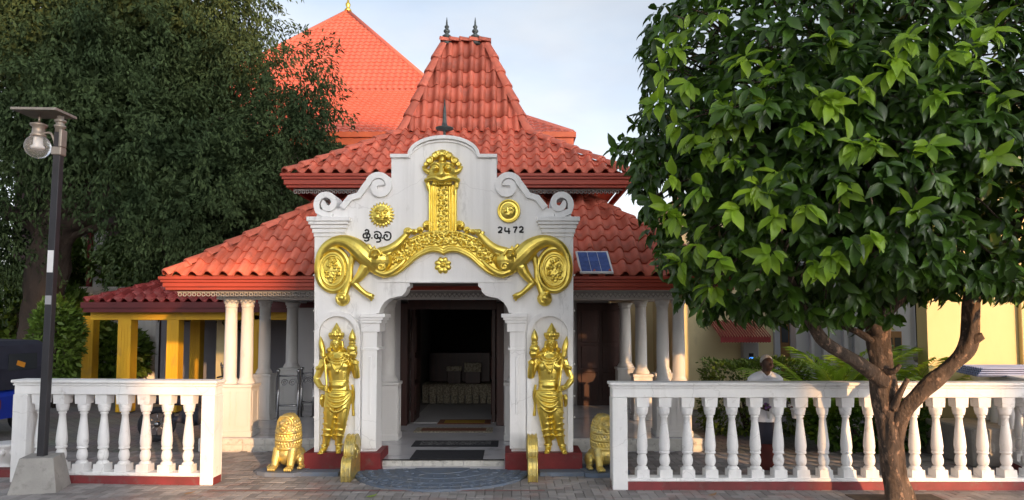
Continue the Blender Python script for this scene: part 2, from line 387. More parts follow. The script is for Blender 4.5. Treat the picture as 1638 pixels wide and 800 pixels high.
# ---------------------------------------------------------------- special materials
def glass_mat():
    m = bpy.data.materials.new('globe_glass'); m.use_nodes = True
    b = m.node_tree.nodes['Principled BSDF']
    b.inputs['Base Color'].default_value = (.88, .88, .90, 1); b.inputs['Roughness'].default_value = .08
    b.inputs['Transmission Weight'].default_value = .88; b.inputs['IOR'].default_value = 1.12
    return m
M['glass'] = glass_mat()
def solar_mat():
    return mat('solar_cell', (.035, .075, .26), (.05, .10, .33), 14, lo=.45, hi=.55, rough=.45, spec=.4, island=.12)
M['solar'] = solar_mat()
def ground_mat():
    m = bpy.data.materials.new('paving_far'); m.use_nodes = True
    N, L = m.node_tree.nodes, m.node_tree.links; b = N['Principled BSDF']
    g = N.new('ShaderNodeNewGeometry'); br = N.new('ShaderNodeTexBrick')
    br.inputs['Scale'].default_value = 1; br.inputs['Brick Width'].default_value = .24; br.inputs['Row Height'].default_value = .12
    br.inputs['Mortar Size'].default_value = .008
    br.inputs['Color1'].default_value = (.22, .195, .18, 1); br.inputs['Color2'].default_value = (.17, .158, .15, 1); br.inputs['Mortar'].default_value = (.07, .062, .055, 1)
    L.new(g.outputs['Position'], br.inputs['Vector'])
    n = N.new('ShaderNodeTexNoise'); n.inputs['Scale'].default_value = .9; n.inputs['Detail'].default_value = 6
    L.new(g.outputs['Position'], n.inputs['Vector'])
    x = N.new('ShaderNodeMixRGB'); x.blend_type = 'MULTIPLY'; x.inputs['Fac'].default_value = .6
    L.new(br.outputs['Color'], x.inputs['Color1']); L.new(n.outputs['Color'], x.inputs['Color2'])
    hs = N.new('ShaderNodeHueSaturation'); hs.inputs['Saturation'].default_value = .75; hs.inputs['Value'].default_value = 1.35
    L.new(x.outputs['Color'], hs.inputs['Color']); L.new(hs.outputs['Color'], b.inputs['Base Color'])
    b.inputs['Roughness'].default_value = .8
    bp = N.new('ShaderNodeBump'); bp.inputs['Strength'].default_value = .5; bp.inputs['Distance'].default_value = .01
    L.new(br.outputs['Fac'], bp.inputs['Height']); bp.invert = True; L.new(bp.outputs['Normal'], b.inputs['Normal'])
    return m
M['ground'] = ground_mat()
M['paver'] = mat('paver', (.30, .282, .275), (.235, .224, .22), 1.1, rough=.8, bump=.25, bscale=60, island=.26, dirt=(.29, .205, .19), dirtscale=1.5, dirtlo=.52, dirthi=.68)

# ---------------------------------------------------------------- ground and paving
g = MB().add([(-250, -120, -.03), (250, -120, -.03), (250, 400, -.03), (-250, 400, -.03)], [(0, 1, 2, 3)]).build('ground', M['ground'])
tag(g, 'grey brown paved courtyard ground', 'ground', kind='structure')
pav = empty('paving', (0, 0, 0), 'interlocking grey brown block paving in front of the gate', 'paving', kind='structure')
def paver_mesh(w, l):
    b = .006; h = .03; m = MB()
    v = [(0,0,-h),(w,0,-h),(w,l,-h),(0,l,-h),(0,0,-b),(w,0,-b),(w,l,-b),(0,l,-b),(b,b,0),(w-b,b,0),(w-b,l-b,0),(b,l-b,0)]
    m.add(v, [(8,9,10,11)] + [(i, (i+1) % 4, (i+1) % 4+4, i+4) for i in range(4)] + [(i+4, (i+1) % 4+4, (i+1) % 4+8, i+8) for i in range(4)])
    return m
G = .11; J = .004
pH = paver_mesh(2*G-J, G-J).mesh('paver'); pV = paver_mesh(G-J, 2*G-J).mesh('paver')
pH.materials.append(M['paver']); pV.materials.append(M['paver'])
spots = []          # 90 degree herringbone
for i in range(-72, 74):
    for j in range(66, 112):
        k = (i - j) % 4
        if k == 0: spots.append((i*G, j*G, 0))
        elif k == 3: spots.append((i*G, j*G, 1))
def under(x, y):   # nothing to lay under the gate, platform and moonstone
    return (-2.95 < x < .92 and y > 9.72) or y > 11.2
spots = [s for s in spots if not under(s[0]+G/2, s[1]+G/2) and abs(s[0]) < (s[1]*.78+.4)]
near = sorted(spots, key=lambda s: (s[1] < 8.0, s[1]*1.0 + abs(s[0]+1.0)*.12))
pick = set(near[:300]); rest = MB()
hv = [tuple(v.co) for v in pH.vertices]; hf = [tuple(p.vertices) for p in pH.polygons]
vv = [tuple(v.co) for v in pV.vertices]; vf = [tuple(p.vertices) for p in pV.polygons]
for s in spots:
    dz = rnd.uniform(-.002, .002)
    if s in pick:
        o = obj_from_mesh('paver', pV if s[2] else pH, None, pav); o.location = (s[0], s[1], dz)
    else:
        a, f = (vv, vf) if s[2] else (hv, hf)
        rest.add([(x+s[0], y+s[1], z+dz) for x, y, z in a], f)
o = rest.build('paver_field', M['paver'], pav); o['kind'] = 'stuff'
# ---------------------------------------------------------------- entrance gate
GY = 9.85                      # front face of the gate wall
GX = PX(710, GY)               # its axis
gate = empty('entrance_gate', (GX, GY+.2, 0), 'white plaster entrance gate with scrolled gable and gold relief arch', 'gate')
def gp(px, py): p = P(px, py, GY); return (p.x, p.z)
def gpm(px, py): return gp(1420 - px, py)
def arcpts(c, r, a0, a1, n, ry=None):
    ry = ry or r
    return [(c[0]+r*math.cos(R(lerp(a0, a1, k/n))), c[1]-ry*math.sin(R(lerp(a0, a1, k/n)))) for k in range(n+1)]
half = [(503, 722), (503, 352), (530, 349), (545, 331), (560, 314), (574, 313), (584, 299), (592, 288), (600, 281), (608, 278), (618, 280), (626, 285), (626, 249), (655, 249)]
top = [(655+54*(1-math.cos(R(a))), 249-28*math.sin(R(a))) for a in (10, 22, 34, 46, 58, 70, 80, 90)]
opening = [(602, 722), (602, 503), (655, 503), (655, 451)]
left = half + top
outer = [gp(*p) for p in left] + [gpm(*p) for p in reversed(left[:-1])]
inner = [gpm(*p) for p in opening] + [gp(*p) for p in reversed(opening)]
# jambs reach the plinth; lintel shape hangs between: one wall with the doorway cut out
MB().prism(outer + [gpm(602, 722), gpm(602, 451), gp(602, 451), gp(602, 722)], GY, GY+.40).build('wall', M['plaster'], gate)
# bracket corbels under the lintel
cor = [(602, 452), (655, 452), (655, 458), (651, 460), (649, 467), (643, 473), (634, 475), (624, 477), (615, 483), (609, 492), (606, 501), (602, 501)]
MB().prism([gp(*p) for p in cor], GY+.004, GY+.36).build('corbel', M['plaster'], gate)
MB().prism([gpm(*p) for p in reversed(cor)], GY+.004, GY+.36).build('corbel', M['plaster'], gate)
a, b = gp(600, 452), gp(820, 449)
MB().box(a[0], b[0], GY-.012, GY+.01, a[1], b[1]).build('lintel_fillet', M['plaster'], gate)
# coping along the gable and its shoulders
def ribbon(pts, w, y0, y1):
    m = MB(); n = len(pts); L_, R_ = [], []
    for i, p in enumerate(pts):
        q0, q1 = pts[max(i-1, 0)], pts[min(i+1, n-1)]
        t = Vector((q1[0]-q0[0], q1[1]-q0[1])); t.normalize(); nn = Vector((-t.y, t.x))*w/2
        L_.append((p[0]+nn.x, p[1]+nn.y)); R_.append((p[0]-nn.x, p[1]-nn.y))
    for i in range(n-1):
        v = [(L_[i][0], y0, L_[i][1]), (R_[i][0], y0, R_[i][1]), (R_[i+1][0], y0, R_[i+1][1]), (L_[i+1][0], y0, L_[i+1][1])]
        v += [(x, y1, z) for x, _, z in v]
        f = [(0,1,2,3),(7,6,5,4),(0,3,7,4),(1,5,6,2)]
        if i == 0: f.append((0,4,5,1))
        if i == n-2: f.append((3,2,6,7))
        m.add(v, f)
    return m
gab = [(625, 250), (654, 250)] + [(655+55*(1-math.cos(R(a))), 249-29*math.sin(R(a))) for a in (4, 14, 26, 38, 50, 62, 74, 84, 90)]
gabp = [gp(*p) for p in gab] + [gpm(*p) for p in reversed(gab[:-1])]
ribbon(gabp, .050, GY-.045, GY+.44).build('coping', M['plaster'], gate)
ribbon([(x*.985+GX*.015, z-.055) for x, z in gabp[2:-2]], .022, GY-.022, GY+.01).build('coping_fillet', M['plaster'], gate)
# scrolls: rolled volutes standing on the slopes
def volute(cx, cy, r0, turns, a0, sgn, w, mirror):
    n = int(26*turns); pts = []
    for k in range(n+1):
        t = k/n; a = a0 + sgn*360*turns*t; r = r0*(1-.80*t)
        pts.append((cx + r*math.cos(R(a)), cy - r*math.sin(R(a))*1.02))
    return [gpm(*p) if mirror else gp(*p) for p in pts]
for mir in (False, True):
    fn = gpm if mir else gp
    big = [fn(*p) for p in [(548, 333), (561, 317), (575, 313), (584, 300), (591, 291)]] + volute(608, 299, 19.5, 1.35, 150, -1, 0, mir)
    ribbon(big, .088, GY-.05, GY+.38).build('scroll', M['plaster'], gate, fixn=True)
    sm = [fn(*p) for p in [(532, 347), (520, 343), (509, 338)]] + volute(524, 326, 17.5, 1.15, 200, -1, 0, mir)
    ribbon(sm, .085, GY-.035, GY+.38).build('scroll', M['plaster'], gate, fixn=True)
    blk = [(505, 350), (508, 336), (520, 344), (534, 333), (548, 333), (553, 350)]
    pp = [fn(*p) for p in blk]
    MB().prism(pp if not mir else list(reversed(pp)), GY+.02, GY+.36).build('scroll_block', M['plaster'], gate)
    for (x0, x1, y0, y1, pr) in [(493, 562, 348, 355, .10), (495.5, 559.5, 355, 360, .08), (498, 557, 360, 366, .055), (500, 554, 366, 373, .035), (502, 551, 373, 379, .018)]:
        a, b = fn(x0, y1), fn(x1, y0)
        MB().box(min(a[0], b[0]), max(a[0], b[0]), GY-pr, GY+.40+pr, a[1], b[1]-.0005, .006).build('capital_course', M['plaster'], gate)
    # pilaster beside the doorway with its stepped capital
    def gbox(x0, x1, y0, y1, pr, name, back=.03, bev=.004):
        a, b = fn(x0, y1), fn(x1, y0)
        return MB().box(min(a[0], b[0]), max(a[0], b[0]), GY-pr, GY+back, a[1], b[1], bev).build(name, M['plaster'], gate)
    gbox(579, 604.5, 531, 717, .05, 'pilaster')
    a, b = fn(605, 517), fn(617, 503)
    for (x0, x1, y0, y1, pr) in [(576, 618, 502, 508, .115), (577, 615, 508, 512, .10), (578, 612, 512, 517, .085), (578.5, 609, 517, 531, .065), (578.5, 607.5, 556, 560, .057)]:
        gbox(x0, x1, y0, y1, pr, 'capital_course', .37, .004)
    gbox(590.5, 595.5, 570, 662, .064, 'pilaster_panel', -.04)
    # niche arch round the statue
    hood = [(508.5, 722), (508.5, 532)] + [(541 - 32.5*math.cos(R(a)), 532-30*math.sin(R(a))) for a in range(10, 171, 10)] + [(573.5, 532), (573.5, 722)]
    hp = [fn(*p) for p in hood]
    ribbon(hp if not mir else list(reversed(hp)), .070, GY-.06, GY+.01).build('niche_frame', M['plaster'], gate)
    # red plinth
    a, b = fn(490, 753), fn(612, 722)
    MB().box(min(a[0], b[0]), max(a[0], b[0]), GY-.14, GY+.46, -.02, .268, .006).build('plinth', M['red'], gate)
    # little fairy bulbs along the outer edge
    for y in (440, 497, 530, 583, 634, 668):
        q = fn(501, y); MB().ball((q[0], GY+.03, q[1]), .014, 8, 6).build('bulb', M['bulb'], gate)
# spike finial standing behind the gable
q = P(711, 222, GY+.2)
fin = MB().lathe((q.x, GY+.2, q.z-.06), [(.022, 0), (.020, .16), (.034, .19), (.130, .205), (.135, .22), (.05, .245), (.036, .29), (.030, .34), (.020, .5), (.004, .66)], 16)
fin.build('finial', M['finial'], gate)

# lettering: painted strokes
def strokes(lines, ox, oy, sc, w, name):
    m = MB()
    for ln in lines:
        pts = [gp(ox + x/sc, oy + y/sc) for x, y in ln]
        if len(pts) == 1:
            x, z = pts[0]; m.lathe((x, GY-.003, z), [(w*.55, 0), (w*.55, .005)], 10, False, Matrix.Rotation(R(90), 3, 'X')); continue
        c = [(p.x, p.y) for p in curve([(a, b, 0) for a, b in pts], 5)] if len(pts) > 2 else pts
        r = ribbon(c, w, GY-.006, GY+.002); m.add(r.v, r.f)
    return m.build(name, M['letter'], gate)
SC, OX, OY = 8.89, 570, 310
for glyph in ([[(135,575),(108,572),(98,600),(112,626),(150,628),(186,618),(194,590),(178,568),(160,580)], [(150,575),(152,628)], [(122,530),(148,512),(174,526),(172,552),(150,560),(128,552)], [(112,660),(142,672),(172,662),(176,645),(165,626)]],
         [[(222,630)]], [[(252,552),(285,540),(322,545),(350,572),(352,610),(335,642)], [(335,620),(318,625),(290,638),(264,622),(262,592),(284,575),(306,590),(300,612),(318,628),(335,642)], [(285,686),(325,684),(346,664),(335,642)]],
         [[(372,630)]], [[(400,556),(440,544),(478,558),(492,600),(476,645),(436,660),(402,642),(394,602),(416,582),(440,596),(432,620)]]):
    strokes(glyph, OX, OY, SC, .022, 'letter')
for glyph in ([[(150,490),(172,475),(200,486),(198,512),(172,535),(150,553)], [(150,551),(206,551)]], [[(252,476),(246,505),(246,533)], [(244,533),(322,536)], [(300,488),(304,572)]],
         [[(362,478),(422,474)], [(420,474),(398,510),(382,556)]], [[(450,486),(474,470),(500,482),(496,508),(472,530),(450,549)], [(450,547),(512,547)]]):
    strokes(glyph, 780, 310, SC, .023, 'letter')

# ---------------------------------------------------------------- gold relief
YA = Vector((0, 1, 0))
def g3(px, py, d=0.0):
    p = P(px, py, GY); return Vector((p.x, GY - d, p.z))
S1 = 1/ (FPX/GY)      # metres per photo pixel on the gate face
def rtube(m, pts, rads, flat=.75, n=10, d=.03, seg=6):
    path = curve([g3(p[0], p[1], p[2] if len(p) > 2 else d) for p in pts], seg)
    rs = [r*S1 for r in radii(rads if hasattr(rads, '__len__') else [rads]*len(pts), seg)]
    m.tube(path, rs, n, (YA, flat))
    for e in (0, -1): m.ball(path[e], (rs[e], rs[e]*flat, rs[e]), 10, 8)
def spiral(m, cx, cy, r0, turns, a0, sgn, w, d=.05, n=18):
    pts = []; rr = []
    N_ = int(n*turns)
    for k in range(N_+1):
        t = k/N_; a = R(a0 + sgn*360*turns*t); r = r0*(1-.82*t)
        pts.append(g3(cx+r*math.cos(a), cy-r*math.sin(a), d)); rr.append(w*S1*(1-.35*t))
    m.tube(pts, rr, 6)
def dome(m, cx, cy, r, d=.04, h=.03, ry=None):
    m.ball(g3(cx, cy, d), (r*S1, h, (ry or r)*S1), 12, 8)

def makara(mir, name):
    mm = (lambda x: 1420 - x) if mir else (lambda x: x)
    m = MB(); q = lambda *p: (mm(p[0]),) + tuple(p[1:])
    # coiled hindquarter disc
    pts = [g3(mm(533+25*math.cos(R(a))), 433-33*math.sin(R(a)), .02) for a in range(0, 360, 10)]
    v = [g3(mm(533), 433, .075)] + [p + YA*0 for p in pts]
    m.ball(g3(mm(533), 433, .0), (26*S1, .075, 34*S1), 24, 12)
    for rr, w in ((1.0, 4.6), (.76, 1.6), (.66, 1.1)):
        m.tube([g3(mm(534+25*rr*math.cos(R(a))), 432-33.5*rr*math.sin(R(a)), .03 if rr > .9 else .066) for a in range(0, 360, 10)], w*S1, 8, (YA, 1.15 if rr > .9 else .9), closed=True)
    r_ = random.Random(5)
    for k in range(17):     # carved tuft inside the disc
        a = r_.uniform(0, 360); q_ = r_.uniform(.05, .55)
        cx, cy = 533+24*q_*math.cos(R(a)), 433-32*q_*math.sin(R(a))
        spiral(m, mm(cx), cy, r_.uniform(3.0, 5.2), 1.1, r_.uniform(0, 360), -1 if mir else 1, 1.25, .078)
    for k in range(9):
        a = r_.uniform(0, 360); q_ = r_.uniform(.1, .5)
        dome(m, mm(533+24*q_*math.cos(R(a))), 433-32*q_*math.sin(R(a)), 2.2, .085, .02)
    # body sweeping from the head over the disc and round it
    rtube(m, [q(600, 425, .05), q(586, 411, .06), q(572, 397, .06), q(556, 388, .055), q(538, 387, .05), q(521, 397, .045), q(512, 415, .04), q(510, 437, .035), q(516, 456, .03), q(530, 467, .03)],
          [13, 15.5, 14.5, 11.5, 8.5, 7.2, 6.4, 5.8, 4.8, 3], .85, 14)
    rtube(m, [q(575, 396, .05), q(566, 410, .045), q(562, 428, .045), q(561, 446, .045), q(556, 461, .045), q(551, 472, .05)], [5, 5.5, 4.6, 4.4, 5.2, 7], .9, 10)
    dome(m, mm(549), 478, 12.2, .03, .085); dome(m, mm(549), 477, 5.5, .095, .045); spiral(m, mm(549), 478, 10, 1.2, 60, 1, 1.5, .095)
    # foreleg
    rtube(m, [q(586, 428, .06), q(579, 440, .065), q(568, 453, .07)], [10, 8.0, 5.2], .9, 10)
    rtube(m, [q(568, 453, .07), q(577, 462, .07), q(585, 469, .07), q(592, 473, .065)], [5.2, 4.6, 4.2, 5.0], .9, 10)
    for (x, y) in ((599, 473), (598, 477.5), (595, 480.5)):
        rtube(m, [q(589, 471, .065), q((589+x)/2+1, (471+y)/2, .07), q(x, y, .05)], [3.0, 2.6, 1.7], 1, 8, seg=4)
    # collar, head, eye, brow, trunk
    rtube(m, [q(587, 402, .075), q(592, 416, .115), q(601, 430, .105), q(608, 440, .06)], [2.4, 3.4, 3.4, 2.2], 1, 8)
    rtube(m, [q(582, 405, .08), q(587, 420, .115), q(594, 434, .09)], [1.6, 2.2, 1.6], 1, 8)
    m.ball(g3(mm(609), 417, .03), (21*S1, .155, 19.5*S1), 18, 12)
    m.ball(g3(mm(613), 428, .10), (9*S1, .06, 8*S1), 12, 8); spiral(m, mm(613), 428, 6.5, 1.3, 30, 1 if mir else -1, 1.7, .165)
    for (ex, ey, ea, el) in ((588, 403, 35, 9), (591, 410, 15, 7), (594, 397, 60, 7)):      # leafy ear
        m.ball(g3(mm(ex), ey, .12), (el*S1, .022, 3.4*S1), 10, 8, Matrix.Rotation(R(-ea if mir else ea), 3, 'Y'))
    rtube(m, [q(622, 409, .155), q(632, 403, .12), q(644, 392, .11)], [1.4, 1.6, 1.2], 1, 6)
    dome(m, mm(604), 411, 5.6, .172, .04); dome(m, mm(604), 411, 2.6, .208, .02)
    rtube(m, [q(595, 412, .155), q(599, 403, .175), q(608, 402, .182), q(613, 409, .18)], 2.2, 1, 8)
    for (x, y, r) in ((590, 404, 4.0), (594, 399, 3.6), (587, 411, 3.6), (600, 398, 3.0)): spiral(m, mm(x), y, r, 1.1, 90, 1 if mir else -1, 1.2, .11)
    rtube(m, [q(612, 405, .09), q(624, 401, .10), q(635, 394, .095), q(645, 384, .085), q(654, 374, .08), q(659, 371, .08)], [9, 8.0, 7.0, 5.8, 4.4, 3.6], .9, 12)
    spiral(m, mm(653), 372.5, 6.0, 1.2, 10, -1 if mir else 1, 3.0, .085); dome(m, mm(653), 373, 3.6, .09, .045)
    # lower jaw and teeth
    rtube(m, [q(603, 434, .07), q(616, 439, .085), q(628, 435, .085), q(640, 426, .075), q(648, 417, .06)], [6.5, 6.0, 4.6, 3.6, 2.2], .9, 10)
    for k in range(10):
        t = k/9; dome(m, mm(lerp(622, 656, t)), lerp(414, 383, t)+1.5*math.sin(t*9), 2.3, .075, .028)
    return m.organic(name, M['gold'], gate, .0062, 1, .3)
makara(False, 'makara'); makara(True, 'makara')

# arch band between the two mouths
def band():
    m = MB(); up, lo = [], []
    upper = [(612, 428), (632, 406), (650, 388), (672, 377), (690, 372), (710, 371)]
    lower = [(612, 443), (634, 438), (652, 425), (668, 411), (688, 402), (702, 402), (710, 406)]
    U = curve([(x, y, 0) for x, y in upper], 8); Lw = curve([(x, y, 0) for x, y in lower], 8)
    def resample(c, n):
        L_ = [0]
        for i in range(1, len(c)): L_.append(L_[-1]+(c[i]-c[i-1]).length)
        out = []
        for k in range(n+1):
            t = L_[-1]*k/n; i = max(j for j in range(len(L_)) if L_[j] <= t+1e-9); i = min(i, len(c)-2)
            u = (t-L_[i])/max(L_[i+1]-L_[i], 1e-9); out.append(c[i].lerp(c[i+1], u))
        return out
    U, Lw = resample(U, 30), resample(Lw, 30)
    U = U + [Vector((1420-p.x, p.y, 0)) for p in reversed(U[:-1])]; Lw = Lw + [Vector((1420-p.x, p.y, 0)) for p in reversed(Lw[:-1])]
    poly = [gp(p.x, p.y) for p in Lw] + [gp(p.x, p.y) for p in reversed(U)]
    m.prism(poly, GY-.040, GY+.02)
    for c, off, w, d in ((Lw, 0, 3.0, .055), (Lw, -5.0, 2.2, .045), (U, 0, 2.2, .050)):
        m.tube([g3(p.x, p.y+off, d) for p in c], w*S1, 8)
    r_ = random.Random(3); n = len(U)
    for k in range(3, n-3, 2):
        for t in (.24, .58):
            c = U[k].lerp(Lw[k] - Vector((0, 6, 0)), t + r_.uniform(-.05, .05)); w = (Lw[k]-U[k]).length
            if c.x < 640 or c.x > 780:
                if t > .5: continue
            s = 1 if c.x < 710 else -1
            spiral(m, c.x, c.y, min(6.2, w*.20+1.6), 1.25, r_.uniform(0, 360), s, 1.45, .056)
            dome(m, c.x, c.y, 1.8, .062, .026)
            for q in range(2):
                a = r_.uniform(0, 360); dome(m, c.x+6.0*math.cos(R(a)), c.y-5.0*math.sin(R(a)), 2.0, .05, .026)
    for s in (-1, 1):      # leafy crest beside the shaft
        for (dx, y, r) in ((26, 361, 8.2), (38, 369, 5.6), (47, 372, 4.6)):
            m.ball(g3(710+s*dx, y, .02), (r*S1, .05, r*S1), 12, 8); spiral(m, 710+s*dx, y, r*.92, 1.3, 200 if s > 0 else -20, -s, 1.7, .06); dome(m, 710+s*dx, y, 2.6, .072, .03)
    return m.organic('arch_band', M['gold'], gate, .0062, 1, .25)
band()
def shaft():
    m = MB()
    m.prism([gp(687, 374), gp(732, 374), gp(729.5, 296), gp(687.5, 296)], GY-.045, GY+.02)
    for x in (688, 693.5, 698, 719.5, 724, 729.5):
        m.tube([g3(x, 297, .055), g3(x, 372, .055)], (2.0 if x in (688, 729.5) else 1.35)*S1, 8)
    r_ = random.Random(11); y = 301
    for k in range(9):
        s = 1 if k % 2 else -1
        spiral(m, 708.5+s*2.5, y, 5.6, 1.25, 90+s*60, s, 1.5, .055); dome(m, 708.5+s*2.5, y, 2.0, .062, .028); dome(m, 708.5-s*5.5, y+3, 2.4, .052, .028)
        y += 8.3
    return m.organic('arch_shaft', M['gold'], gate, .0065, 1, .35)
shaft()
def face():
    m = MB(); c = 708
    m.ball(g3(c, 276, .02), (23*S1, .12, 18*S1), 20, 12)
    m.ball(g3(c, 286, .06), (21*S1, .09, 9*S1), 18, 10)
    rtube(m, [(c-25, 290, .06), (c-12, 287, .12), (c, 291, .14), (c+12, 287, .12), (c+25, 290, .06)], [4, 5, 4.5, 5, 4], .9, 10)   # upper lip
    for s in (-1, 1):
        dome(m, c+s*10, 273, 6.6, .125, .045); dome(m, c+s*10, 273, 2.6, .168, .02)
        rtube(m, [(c+s*3, 270, .14), (c+s*9, 265, .155), (c+s*18, 268, .12)], [1.8, 2.6, 1.6], 1, 8)
        rtube(m, [(c+s*22, 276, .04), (c+s*28, 272, .035), (c+s*32, 267, .02)], [4.4, 3.6, 1.0], .8, 8)
        spiral(m, c+s*24, 289, 5.4, 1.1, 90, s, 2.2, .055)
        rtube(m, [(c+s*23, 292, .05), (c+s*22, 302, .05), (c+s*18, 312, .045)], [4.4, 3.4, 1.4], .9, 8)
        for (dx, y, r, dd) in ((20, 259, 7.0, .06), (11, 251, 6.6, .075), (26, 264, 4.6, .04)):
            m.ball(g3(c+s*dx, y, dd-.03), (r*S1, .075, r*S1), 12, 8); spiral(m, c+s*dx, y, r*.85, 1.2, 90, s, 1.6, dd+.035)
    for (dx, y, r) in ((0, 249, 8.6), (0, 258, 6.4)):
        m.ball(g3(c+dx, y, .05), (r*S1, .07, r*S1), 12, 8)
    spiral(m, c-3.5, 248, 4.4, 1.2, 90, 1, 1.4, .115); spiral(m, c+3.5, 248, 4.4, 1.2, 90, -1, 1.4, .115)
    rtube(m, [(c, 268, .15), (c, 276, .175), (c, 283, .185)], [2.6, 3.6, 5.0], 1, 10)
    for s in (-1, 1): dome(m, c+s*4.6, 283.5, 3.0, .165, .03)
    for k in range(-3, 4): dome(m, c+k*4.6, 296, 2.4, .085, .03, 3.2)
    return m.organic('lion_mask', M['gold'], gate, .0065, 1, .35)
face()
def sun_relief():
    m = MB(); cx, cy = 611, 344
    m.ball(g3(cx, cy, .0), (16*S1, .055, 16.5*S1), 20, 10)
    for k in range(22):
        a = R(k*360/22); d = Vector((math.cos(a), math.sin(a)))
        m.tube([g3(cx+d.x*12, cy-d.y*12, .014), g3(cx+d.x*17, cy-d.y*17, .018), g3(cx+d.x*21.5, cy-d.y*21.5, .006)], [.027, .020, .004], 6, (YA, .6))
    rtube(m, [(cx-.5, cy-5, .055), (cx-.5, cy+2, .07)], [1.3, 2.2], 1, 8)
    for s in (-1, 1):
        dome(m, cx+s*6, cy-3, 2.6, .05, .016, 1.6); rtube(m, [(cx+s*2.5, cy-6, .055), (cx+s*6, cy-8, .054), (cx+s*10, cy-6, .044)], 1.1, 1, 6, seg=4); dome(m, cx+s*7, cy+3.5, 3.6, .042, .018)
    dome(m, cx, cy+6.2, 4.0, .052, .016, 1.3); dome(m, cx, cy+8.6, 3.4, .048, .016, 1.3)
    return m.organic('sun_relief', M['gold'], gate, .006, 1, .35)
sun_relief()
def moon_relief():
    m = MB(); cx, cy = 814, 338
    m.lathe(g3(cx, cy, .03), [(17*S1, 0), (17*S1, .04)], 28, True, Matrix.Rotation(R(-90), 3, 'X'))
    m.tube([g3(cx+17*math.cos(R(a)), cy-17.4*math.sin(R(a)), .03) for a in range(0, 360, 12)], 1.7*S1, 8, closed=True)
    m.ball(g3(cx-1, cy, .016), (13*S1, .042, 13.5*S1), 18, 10)
    rtube(m, [(cx-4, cy-5, .05), (cx-6, cy+1, .062), (cx-3, cy+2, .05)], [1.2, 2, 1.2], 1, 8, seg=4)
    dome(m, cx+2, cy-2, 3, .052, .014, 1.5); dome(m, cx-2, cy+6, 3.4, .046, .016, 1.4); rtube(m, [(cx-1, cy-6, .054), (cx+3, cy-7.5, .052), (cx+8, cy-5, .042)], 1.1, 1, 6, seg=4); dome(m, cx-9, cy-3, 2, .04, .014, 1.4)
    return m.organic('moon_relief', M['gold'], gate, .006, 1, .35)
moon_relief()
fl = MB(); cx, cy = 708.5, 424.5
for k in range(8):
    a = R(k*45+22.5); fl.ball(g3(cx+8.6*math.cos(a), cy-8.6*math.sin(a), .012), (5.6*S1, .030, 4.4*S1), 12, 8, Matrix.Rotation(-a, 3, 'Y'))
fl.ball(g3(cx, cy, .02), (4.2*S1, .045, 4.2*S1), 12, 8)
fl.organic('flower_relief', M['gold'], gate, .006, 1, .3)
